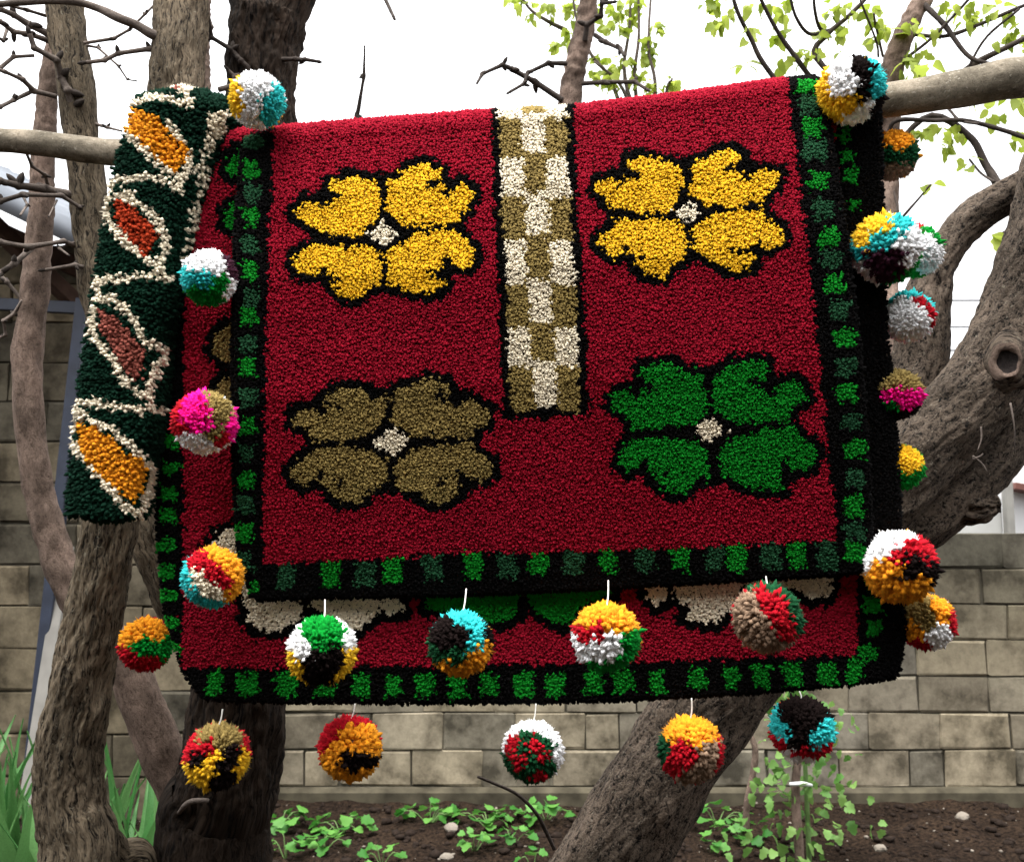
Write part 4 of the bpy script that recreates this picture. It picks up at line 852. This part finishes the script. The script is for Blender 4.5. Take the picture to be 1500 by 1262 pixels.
# ------------------------------------------------------------------ pompoms
def fib(n):
    i = np.arange(n) + .5; ph = np.arccos(1 - 2 * i / n); th = math.pi * (1 + 5 ** .5) * i
    return np.stack([np.cos(th) * np.sin(ph), np.sin(th) * np.sin(ph), np.cos(ph)], -1)
POMS = [
 (377, 147, 43, 1.575, 'white, teal and yellow pompom at the fold beside the dark tree', [('yellow', -.85, 0), ('yellow', -.75, -.3), ('white', -.25, .5), ('white', -.25, -.1), ('white', -.35, -.75), ('white', .2, .6), ('teal', .75, .15), ('teal', .45, -.35), ('teal', .3, -.1), ('white', .1, -.1)], None),
 (307, 407, 43, 1.56, 'white, teal and green pompom beside the runner', [('white', -.1, .7), ('white', .2, .4), ('white', -.4, .5), ('teal', -.6, -.05), ('teal', -.2, -.05), ('pom_green', .15, -.6), ('pom_green', .4, -.2), ('pom_green', -.3, -.6), ('plum', .85, .3), ('white', .85, -.25)], None),
 (300, 618, 49, 1.55, 'hot pink, olive and white pompom beside the runner', [('pink', -.25, .5), ('pink', 0, -.05), ('pink', -.3, .1), ('pink', -.6, .25), ('scarlet', -.95, .1), ('scarlet', -.75, -.3), ('olive', .5, .55), ('olive', .5, .1), ('olive', .3, -.3), ('white', -.6, -.55), ('white', -.1, -.7), ('white', .3, -.9), ('pink', .85, -.2), ('scarlet', .55, -.6)], None),
 (312, 845, 47, 1.55, 'orange, red, cream and teal pompom tied by a white thread', [('orange', .2, .75), ('orange', .8, 0), ('orange', .6, .5), ('orange', .7, -.5), ('scarlet', -.45, .5), ('scarlet', -.1, .15), ('scarlet', .3, -.25), ('cream', -.5, .1), ('cream', -.2, -.25), ('cream', .1, -.5), ('teal', -.9, -.05), ('teal', -.6, -.65), ('teal', -.1, -.92)], (338, 808)),
 (214, 943, 41, 1.70, 'orange, green and red pompom hanging behind the border beside the grey trunk', [('orange', 0, .6), ('orange', -.5, .3), ('orange', .4, .4), ('pom_green', .2, -.15), ('pom_green', .7, -.2), ('pom_green', -.3, -.05), ('scarlet', -.5, -.5), ('scarlet', .2, -.75)], None),
 (472, 952, 53, 1.55, 'green topped white and black pompom over the cream flower', [('pom_green', 0, .75), ('pom_green', .45, .5), ('pom_green', -.4, .5), ('pom_green', 0, .3), ('white', -.85, .25), ('white', .85, .3), ('white', -.6, 0), ('brown_black', 0, -.3), ('brown_black', 0, -.85), ('brown_black', .45, -.2), ('brown_black', -.4, -.4), ('yellow', -.85, -.35), ('yellow', .88, -.2), ('yellow', .7, -.65), ('brown_black', .2, -.6)], (476, 878)),
 (675, 942, 50, 1.55, 'black, teal and orange pompom over the lower green flower', [('brown_black', -.4, .45), ('brown_black', -.5, .1), ('brown_black', -.05, .25), ('teal', .4, .65), ('teal', .5, .1), ('teal', .15, .8), ('pine', -.65, -.4), ('pine', -.15, -.45), ('orange', .5, -.45), ('orange', .1, -.8), ('orange', .75, -.35), ('brown_black', .95, .2), ('orange', -.4, -.75)], (683, 862)),
 (888, 932, 53, 1.55, 'orange, white and green pompom over the lower green flower', [('orange', 0, .65), ('orange', .55, .5), ('orange', -.5, .5), ('orange', .1, .3), ('scarlet', -.65, .1), ('scarlet', -.25, .15), ('white', -.35, -.35), ('white', .1, -.05), ('white', .15, -.5), ('pom_green', .75, -.15), ('pom_green', .55, -.65), ('pom_green', 0, -.95), ('white', -.7, -.3)], (891, 850)),
 (1123, 905, 53, 1.55, 'taupe, red and green pompom over the lower cream flower', [('taupe', -.5, -.1), ('taupe', 0, -.5), ('taupe', -.35, -.65), ('taupe', -.4, .4), ('taupe', .3, -.75), ('scarlet', 0, .6), ('scarlet', .35, .3), ('scarlet', .5, -.1), ('scarlet', .6, -.45), ('pine', .3, .9), ('pine', .8, .4), ('pine', .9, -.1)], (1122, 844)),
 (318, 1107, 50, 1.63, 'olive topped black pompom with yellow streaks under the lower rug', [('olive', .1, .75), ('olive', .5, .55), ('olive', -.3, .65), ('olive', .1, .45), ('scarlet', -.75, .3), ('scarlet', -.35, .3), ('scarlet', .93, .25), ('brown_black', .2, -.2), ('brown_black', -.6, 0), ('brown_black', .3, -.75), ('brown_black', .45, .1), ('yellow', -.65, -.65), ('yellow', -.3, -.35), ('yellow', -.05, 0), ('yellow', .88, -.1), ('yellow', .8, -.4)], (326, 1038)),
 (513, 1095, 49, 1.63, 'orange pompom with one black patch under the lower rug', [('orange', .1, .45), ('orange', .7, .1), ('orange', -.6, -.3), ('orange', -.35, -.8), ('orange', 0, .1), ('orange', -.3, .2), ('scarlet', -.6, .65), ('scarlet', .25, .92), ('scarlet', -.85, .25), ('brown_black', -.1, -.2), ('brown_black', .2, -.45), ('brown_black', .55, -.4), ('orange', .3, -.9), ('orange', .5, .6)], (520, 1030)),
 (780, 1100, 47, 1.63, 'white pompom with green and red speckled face under the lower rug', [('white', -.1, .85), ('white', .6, .65), ('white', .93, -.1), ('white', .5, .8), ('white', -.9, .45), ('pine', -.2, .5), ('pine', .45, .15), ('pine', .5, -.55), ('pine', -.8, -.5), ('pine', .05, -.3), ('pine', -.2, -.9), ('scarlet', -.7, .2), ('scarlet', .0, .15), ('scarlet', -.45, -.35), ('scarlet', .2, -.75), ('scarlet', .3, -.1), ('pine', -.4, .1), ('pine', -.1, -.6)], (785, 1030)),
 (1012, 1097, 50, 1.63, 'orange topped taupe and red pompom in front of the leaning trunk', [('orange', 0, .65), ('orange', -.5, .5), ('orange', .55, .45), ('orange', .1, .3), ('pine', -.85, -.1), ('scarlet', -.25, .05), ('scarlet', -.6, -.4), ('scarlet', -.1, -.25), ('taupe', .35, -.35), ('taupe', .1, -.75), ('taupe', .65, 0), ('taupe', .6, -.6), ('scarlet', .95, -.2)], (1013, 1022)),
 (1175, 1067, 49, 1.63, 'black pompom with teal sides above the sapling stake', [('brown_black', 0, .6), ('brown_black', 0, .1), ('brown_black', -.15, -.3), ('brown_black', .5, .5), ('brown_black', -.5, .5), ('teal', -.85, .2), ('teal', -.7, -.15), ('teal', .8, -.05), ('teal', .5, -.35), ('scarlet', -.75, -.5), ('scarlet', .55, -.7), ('scarlet', .15, -.78), ('white', -.3, -.9), ('white', 0, -.95)], (1171, 1012)),
 (1248, 132, 51, 1.585, 'white, black, teal and yellow pompom where the branch leaves the rugs', [('white', -.3, .6), ('white', -.35, .1), ('white', 0, .2), ('brown_black', .35, .65), ('brown_black', .45, .15), ('brown_black', .75, -.55), ('brown_black', .4, -.2), ('teal', .85, .35), ('teal', .7, -.1), ('teal', .75, .1), ('yellow', -.45, -.35), ('yellow', -.92, .1), ('yellow', 0, -.45), ('white', .2, -.8), ('white', .45, -.55), ('yellow', -.75, -.35)], None),
 (1308, 228, 38, 1.70, 'orange, green and taupe pompom behind the lower rug edge', [('orange', 0, .7), ('orange', .4, .4), ('orange', -.4, .5), ('pine', .3, 0), ('pine', -.2, .1), ('pine', .7, -.1), ('taupe', 0, -.5), ('taupe', -.7, -.2), ('taupe', .4, -.7)], None),
 (1341, 368, 40, 1.68, 'plain white pompom with green specks tucked behind another pompom', [('white', 0, .3), ('white', .4, -.3), ('white', .7, .3), ('pom_green', .75, .55), ('scarlet', -.4, .8), ('pom_green', -.4, -.8), ('white', 0, -.5)], None),
 (1298, 364, 54, 1.60, 'yellow, teal and white pompom with a plum patch at the rug edge', [('yellow', -.25, .75), ('yellow', -.7, .4), ('yellow', 0, .6), ('teal', .35, .6), ('teal', -.85, 0), ('teal', -.15, .3), ('teal', .2, .45), ('plum', 0, -.35), ('plum', -.25, -.4), ('plum', .25, -.3), ('plum', .1, -.65), ('white', -.8, -.5), ('white', .5, .15), ('white', .8, .1), ('white', .7, -.3), ('pom_green', .65, -.75)], None),
 (1330, 464, 40, 1.66, 'white pompom with red and teal cap beside the rug edge', [('white', -.3, 0), ('white', 0, -.5), ('white', .3, -.2), ('white', -.4, .5), ('white', .3, .35), ('white', .55, -.1), ('scarlet', .55, .6), ('scarlet', .88, .2), ('teal', .3, .93), ('teal', .8, .57), ('teal', -.5, .85)], None),
 (1312, 578, 40, 1.66, 'olive and hot pink pompom with black and green underside', [('olive', 0, .65), ('olive', .5, .5), ('olive', -.5, .5), ('pink', 0, -.1), ('pink', .6, -.1), ('pink', -.5, 0), ('pink', .5, -.4), ('pom_green', -.5, -.6), ('pom_green', -.2, -.5), ('brown_black', .4, -.8), ('brown_black', 0, -.8)], None),
 (1318, 684, 36, 1.68, 'small yellow and green pompom tucked behind the rug edge', [('yellow', .2, .4), ('yellow', .5, 0), ('yellow', -.4, .2), ('brown_black', -.5, .5), ('pom_green', .2, -.6), ('pom_green', .6, -.5), ('pom_green', -.4, -.5)], None),
 (1357, 910, 43, 1.67, 'olive, orange and white pompom hanging against the block wall', [('olive', -.4, .3), ('olive', -.1, .6), ('olive', 0, .1), ('orange', .6, .6), ('orange', .6, .2), ('orange', -.5, -.4), ('white', .6, -.4), ('white', .3, -.7), ('scarlet', -.2, -.85), ('scarlet', .9, .05)], None),
 (1318, 830, 56, 1.60, 'white topped orange pompom with red and black side at the rug corner', [('white', -.35, .7), ('white', -.8, .35), ('white', 0, .8), ('white', -.5, .4), ('scarlet', .35, .55), ('scarlet', .75, .35), ('scarlet', 0, .35), ('brown_black', .5, 0), ('brown_black', .3, .25), ('brown_black', .85, -.15), ('orange', -.3, -.3), ('orange', .2, -.65), ('orange', -.65, -.15), ('orange', .6, -.5), ('orange', -.2, 0)], (1287, 776)),
]
thick_yarn = {'orange': 1.35, 'taupe': 1.35, 'yellow': 1.05, 'olive': .9, 'white': 1.12, 'brown_black': 1.0, 'scarlet': 1.05}
core_mesh = mesh_np('core', fib(90), np.zeros((0, 3), int))
def ico(r, c):
    import bmesh
    bm = bmesh.new(); bmesh.ops.create_icosphere(bm, subdivisions=2, radius=r); me = bpy.data.meshes.new('core'); bm.to_mesh(me); bm.free()
    me.transform(Matrix.Translation(c)); me.attributes.new('rnd', 'FLOAT', 'POINT')
    return me
for cx, cy, rp, Y, label, seeds, tie in POMS:
    c = P(cx, cy, Y); R = rp * MPP(cy, Y) * .935
    root = thing('pompom', c, label, 'pompom', 'woollen pompoms on the rugs')
    f = (c - Vector((0, 0, CAMZ))).normalized(); rt = f.cross(Vector((0, 0, 1))).normalized(); up = rt.cross(f)
    sd_ = []; nm_ = []
    for col, sx, sy in seeds:
        z = math.sqrt(max(0.02, 1 - min(.98, sx * sx + sy * sy))); d = rt * sx + up * sy - f * z; sd_.append(d.normalized()); nm_.append(col)
    cols = [s_[0] for s_ in seeds]
    for k in range(4):                                                   # far side repeats the pompom's own colours
        d = (f + rt * random.uniform(-.7, .7) + up * random.uniform(-.7, .7)).normalized(); sd_.append(d); nm_.append(random.choice(cols))
    sd_ = np.array([tuple(d) for d in sd_]); n = 1300
    D = fib(n) + rng.normal(0, .03, (n, 3)); D /= np.linalg.norm(D, axis=1)[:, None]
    own = (D + rng.normal(0, .05, D.shape)) @ sd_.T; w = own.argmax(1); grp = list(range(len(nm_)))
    for a_ in range(len(nm_)):
        for b_ in range(a_):
            if nm_[a_] == nm_[b_] and float(sd_[a_] @ sd_[b_]) > .62:
                ga, gb_ = grp[a_], grp[b_]; grp = [gb_ if g_ == ga else g_ for g_ in grp]
    names = np.array([nm_[k_] + '|%d' % grp[k_] for k_ in range(len(nm_))])[w]
    squash = 1 + .10 * np.array([mnoise.noise((d[0] * 2 + cx, d[1] * 2, d[2] * 2)) for d in D])
    put(obj('core', ico(R * .76, c), Y_['dark_core']), root)
    sag = np.array([0, 0, -.12])
    for col in sorted(set(names)):
        m = names == col; col = col.split('|')[0]; ty = thick_yarn.get(col, 1.0)
        if ty > 1.2:
            idx = np.nonzero(m)[0]; m = np.zeros(n, bool); m[idx[rng.uniform(0, 1, len(idx)) < .62]] = True
        k = m.sum()
        if not k: continue
        base = np.array(c) + D[m] * R * .70; ax = D[m] + rng.normal(0, .16, (k, 3)) + sag * .6
        Lh = R * .31 * squash[m] * rng.uniform(.88, 1.1, k); rr = R * .064 * ty * rng.uniform(.85, 1.2, k)
        V, F, rn, lie = wool(base, ax, Lh, rr, rng.uniform(0, 1, k), D[m] * .45, per=5 if col in ('olive', 'brown_black', 'plum') else 4, flare=.7, over=1.06 if col == 'white' else 1.14)
        put(obj(col + '_yarn', mesh_np(col + '_yarn', V, F, rnd=rn, nrm=lie), Y_[col]), root)
    if tie:
        a = P(tie[0], tie[1], Y + (.035 if cy < 1020 else .0)); b = c + up * R * .72 - f * R * .45 if cy < 1020 else c + up * R * .85 - f * R * .2
        if abs(tie[0] - cx) > 15: b = c + (a - c).normalized() * R * .8 - f * R * .3
        rows = [(*a, .0012), (*(a.lerp(b, .5) + Vector((.0015, 0, 0))), .0012), (*b, .0012)]
        o = obj('thread', tube_mesh('thread', rows, 8, 6), Y_['thread']); put(o, root)

# ------------------------------------------------------------------ small plants, stones
def blade_mesh(seed):
    r = random.Random(seed); n = 9; V = []; F = []; lean = r.uniform(.10, .50); w = r.uniform(.05, .072)
    for i in range(n + 1):
        t = i / n; ww = w * (1 - t ** 2.2) * (.7 + .6 * math.sin(math.pi * min(1, t + .2)) * .5) + .001
        x = lean * t ** 2 ; z = t * (1 - .15 * lean * t); V += [(x, -ww, z), (x + .012, 0, z), (x, ww, z)]
    for i in range(n): a = i * 3; F += [(a, a + 1, a + 4, a + 3), (a + 1, a + 2, a + 5, a + 4)]
    me = mesh_np('blade', V, F); me.materials.append(L_['iris']); return me
BL = [blade_mesh(i) for i in range(7)]
def iris(px, py, Y, n, h, label, spread=.10, lean=None):
    b = P(px, py, Y); root = thing('iris_plant', (b.x, Y, ground_z(b.x, Y)), label, 'plant', 'iris clumps by the trunks')
    for i in range(n):
        o = bpy.data.objects.new('blade', random.choice(BL)); COL.objects.link(o); o.parent = root
        o.location = (max(-.2, min(.2, random.gauss(0, spread))), random.uniform(-spread, spread), -.02); s = h * random.uniform(.6, 1.05)
        o.scale = (s * .8, s * .8, s); o.rotation_euler = (max(-.25, min(.25, random.gauss(0, .12))), max(-.3, min(.3, random.gauss(0, .16))), random.uniform(0, 6.28))
iris(20, 1300, 3.7, 46, .80, 'broad green iris clump at the foot of the grey trunk beside the shed post', .13)
iris(185, 1320, 3.5, 40, .80, 'green iris clump between the grey trunk and the dark trunk', .11)
iris(-40, 1280, 3.9, 16, .85, 'iris clump in the shade of the shed wall', .10)
def weed(px, py, Y, n, size, spread, label, kind='weed'):
    b = P(px, py, Y); g = ground_z(b.x, Y); root = thing('weed', (b.x, Y, g), label, 'weed', 'leafy weeds on the soil')
    for i in range(n):
        a = random.uniform(0, 6.28); rr = spread * math.sqrt(random.random()); h = random.uniform(.01, .10) * (1 - .5 * rr / spread) + .015
        p = Vector((b.x + math.cos(a) * rr, Y + math.sin(a) * rr * .7, g + h))
        o = bpy.data.objects.new('leaf', random.choice(LEAF[kind])); COL.objects.link(o); o.parent = root; o.location = p - root.location
        s = size * random.uniform(.7, 1.25); o.scale = (s, s, s); o.rotation_euler = (random.uniform(-.5, .5), random.uniform(-.5, .5), a + random.uniform(-.8, .8) - 1.57)
        st = random.uniform(0, 1)
        if i % 3 == 0: put(obj('stalk', tube_mesh('stalk', [(b.x, Y, g - .02, .003), (*(Vector((b.x, Y, g)).lerp(p, .6) + Vector((0, 0, .02))), .0025), (*p, .002)], 5, 5), M_stalk), root)
M_stalk = plain('stalk_green', srgb(88, 116, 62), .7, 20, .2)
# ground depth for photo row: 1200 -> ~5.0 m, 1225 -> ~4.75 m, 1250 -> ~4.5 m
for px, Y, n, s, sp, lab in (
  (410, 5.05, 22, .055, .14, 'dense weed against the wall beside the dark trunk'), (500, 5.05, 26, .055, .15, 'dense leafy weed at the wall under the orange pompom'), (630, 5.15, 22, .055, .13, 'weed at the wall foot left of the budding twig'),
  (715, 5.05, 24, .055, .16, 'leafy weed at the wall behind the budding twig'), (800, 5.1, 22, .055, .14, 'weed at the wall beside the leaning trunk'), (475, 4.75, 16, .05, .12, 'low weed in open soil near the pebbles'),
  (695, 4.7, 12, .045, .08, 'small low weed in open soil below the budding twig'), (750, 4.75, 12, .045, .09, 'small low weed beside the leaning trunk foot'), (1050, 5.1, 14, .05, .13, 'weed at the wall beyond the leaning trunk'),
  (1085, 4.9, 16, .05, .12, 'weed at the foot of the bare stick'), (1040, 4.7, 8, .045, .06, 'single flat weed in the soil right of the leaning trunk'), (420, 4.6, 12, .045, .10, 'low weed at the foot of the dark trunk'), (560, 4.55, 10, .045, .08, 'tiny weed among the pebbles under the orange pompom'), (780, 4.5, 6, .04, .06, 'tiny weed near the leaning trunk root')):
    weed(px, 1200, Y, n, s, sp, lab)
# sapling with stake
sb = P(1165, 1230, 4.55); sp_ = thing('sapling', (sb.x, 4.55, 0), 'young leafy sapling tied to a stake in the soil bed', 'sapling')
def wx(px, Y): return P(px, 1000, Y).x
zt = P(1165, 1000, 4.55).z
put(obj('stake', tube_mesh('stake', [(wx(1168, 4.5), 4.52, -.1, .021), (wx(1163, 4.5), 4.53, .3, .02), (wx(1167, 4.5), 4.52, P(1165, 1110, 4.52).z, .017)], 24, 12, .002), B_['pinkish']), sp_)
put(obj('stem', tube_mesh('stem', [(wx(1180, 4.55), 4.58, -.05, .012), (wx(1178, 4.55), 4.58, .45, .010), (wx(1172, 4.55), 4.6, zt * .9, .008), (wx(1170, 4.55), 4.6, zt + .15, .005)], 24, 8), M_stalk), sp_)
put(obj('tie', tube_mesh('tie', [(wx(1162, 4.5) - .03, 4.50, P(1165, 1148, 4.5).z, .008), (wx(1170, 4.5), 4.49, P(1165, 1150, 4.5).z + .01, .01), (wx(1180, 4.5) + .02, 4.53, P(1165, 1152, 4.5).z, .008)], 8, 6), M_white), sp_)
for i in range(260):
    z = random.uniform(.02, zt + .12); w = .07 + .10 * (1 - abs(z / zt - .55)) + (.10 if z < .2 else 0)
    leaf(sp_, 'sapling', (wx(1170, 4.55) + random.gauss(0, w * .7), 4.58 + random.gauss(0, w * .6), z), random.uniform(.035, .065), .5)
st_ = thing('bare_stick', (wx(1092, 4.85), 4.85, 0), 'crooked bare stick standing in the soil near the sapling', 'stick')
put(obj('stem', tube_mesh('stem', [(wx(1090, 4.85), 4.85, -.06, .018), (wx(1088, 4.85), 4.85, P(1090, 1190, 4.85).z, .016), (wx(1100, 4.85), 4.85, P(1090, 1130, 4.85).z, .015), (wx(1104, 4.85), 4.86, P(1100, 1095, 4.85).z, .014), (wx(1092, 4.85), 4.88, P(1100, 1060, 4.85).z, .010)], 30, 10, .002, knob=.3), B_['pinkish']), st_)
# stones
def stone_mesh(seed):
    import bmesh
    bm = bmesh.new(); bmesh.ops.create_icosphere(bm, subdivisions=2, radius=1)
    for v in bm.verts:
        k = 1 + .35 * mnoise.noise(v.co * 1.1 + Vector((seed * 3.1, 0, 0))) + .1 * mnoise.noise(v.co * 3 + Vector((seed, 5, 0))); v.co = Vector((v.co.x * k, v.co.y * k * .8, v.co.z * k * .6))
    me = bpy.data.meshes.new('stone'); bm.to_mesh(me); bm.free(); me.materials.append(M_stone); return me
SM = [stone_mesh(i) for i in range(5)]
STL = ['white pebble lying on the soil below the white speckled pompom', 'flat pale stone on the soil beside the dark trunk', 'rounded tan stone on the soil at the wall foot', 'pale pebble on the soil beside the leaning trunk', 'grey pebble on the soil right of the sapling', 'pale stone by the wall footing beyond the sapling']
for (px, Y, s), lab in zip(((628, 4.5, .035), (505, 4.45, .03), (663, 4.95, .04), (655, 4.65, .03), (1280, 4.7, .03), (1400, 5.2, .04)), STL):
    x = wx(px, Y); o = bpy.data.objects.new('stone', random.choice(SM)); COL.objects.link(o); o.location = (x, Y, ground_z(x, Y) + s * .25); o.scale = (s,) * 3; o.rotation_euler = (0, 0, random.uniform(0, 6)); tag(o, lab, 'stone', 'loose stones')
def scatter(name, label, cat, n, smin, smax, mat, dens):
    V = []; F = []; base = SM if cat == 'gravel' else SM
    import bmesh
    bm = bmesh.new(); bmesh.ops.create_icosphere(bm, subdivisions=1, radius=1); bv = np.array([v.co[:] for v in bm.verts]); bf = np.array([[v.index for v in f.verts] for f in bm.faces]); bm.free()
    for i in range(n):
        x = random.uniform(-3.4, 3.4); y = random.uniform(4.0, 5.5); s = smin * (smax / smin) ** (random.random() ** dens)
        v = bv * (1 + rng.normal(0, .16, (len(bv), 1))) * s * np.array([1, random.uniform(.6, 1), random.uniform(.45, .8)]); a = random.uniform(0, 6.28)
        v = v @ np.array([[math.cos(a), -math.sin(a), 0], [math.sin(a), math.cos(a), 0], [0, 0, 1]]) + np.array([x, y, ground_z(x, y) + s * .2])
        F.append(bf + len(V) * len(bv)); V.append(v)
    tag(obj(name, mesh_np(name, np.concatenate(V), np.concatenate(F), smooth=False), mat), label, cat, kind='stuff')
scatter('soil_clods', 'dark crumbly clods strewn over the soil bed', 'soil', 3500, .006, .035, M_clod, 2.5)
scatter('gravel', 'small pale gravel strewn over the soil bed', 'gravel', 380, .004, .014, M_stone, 3)
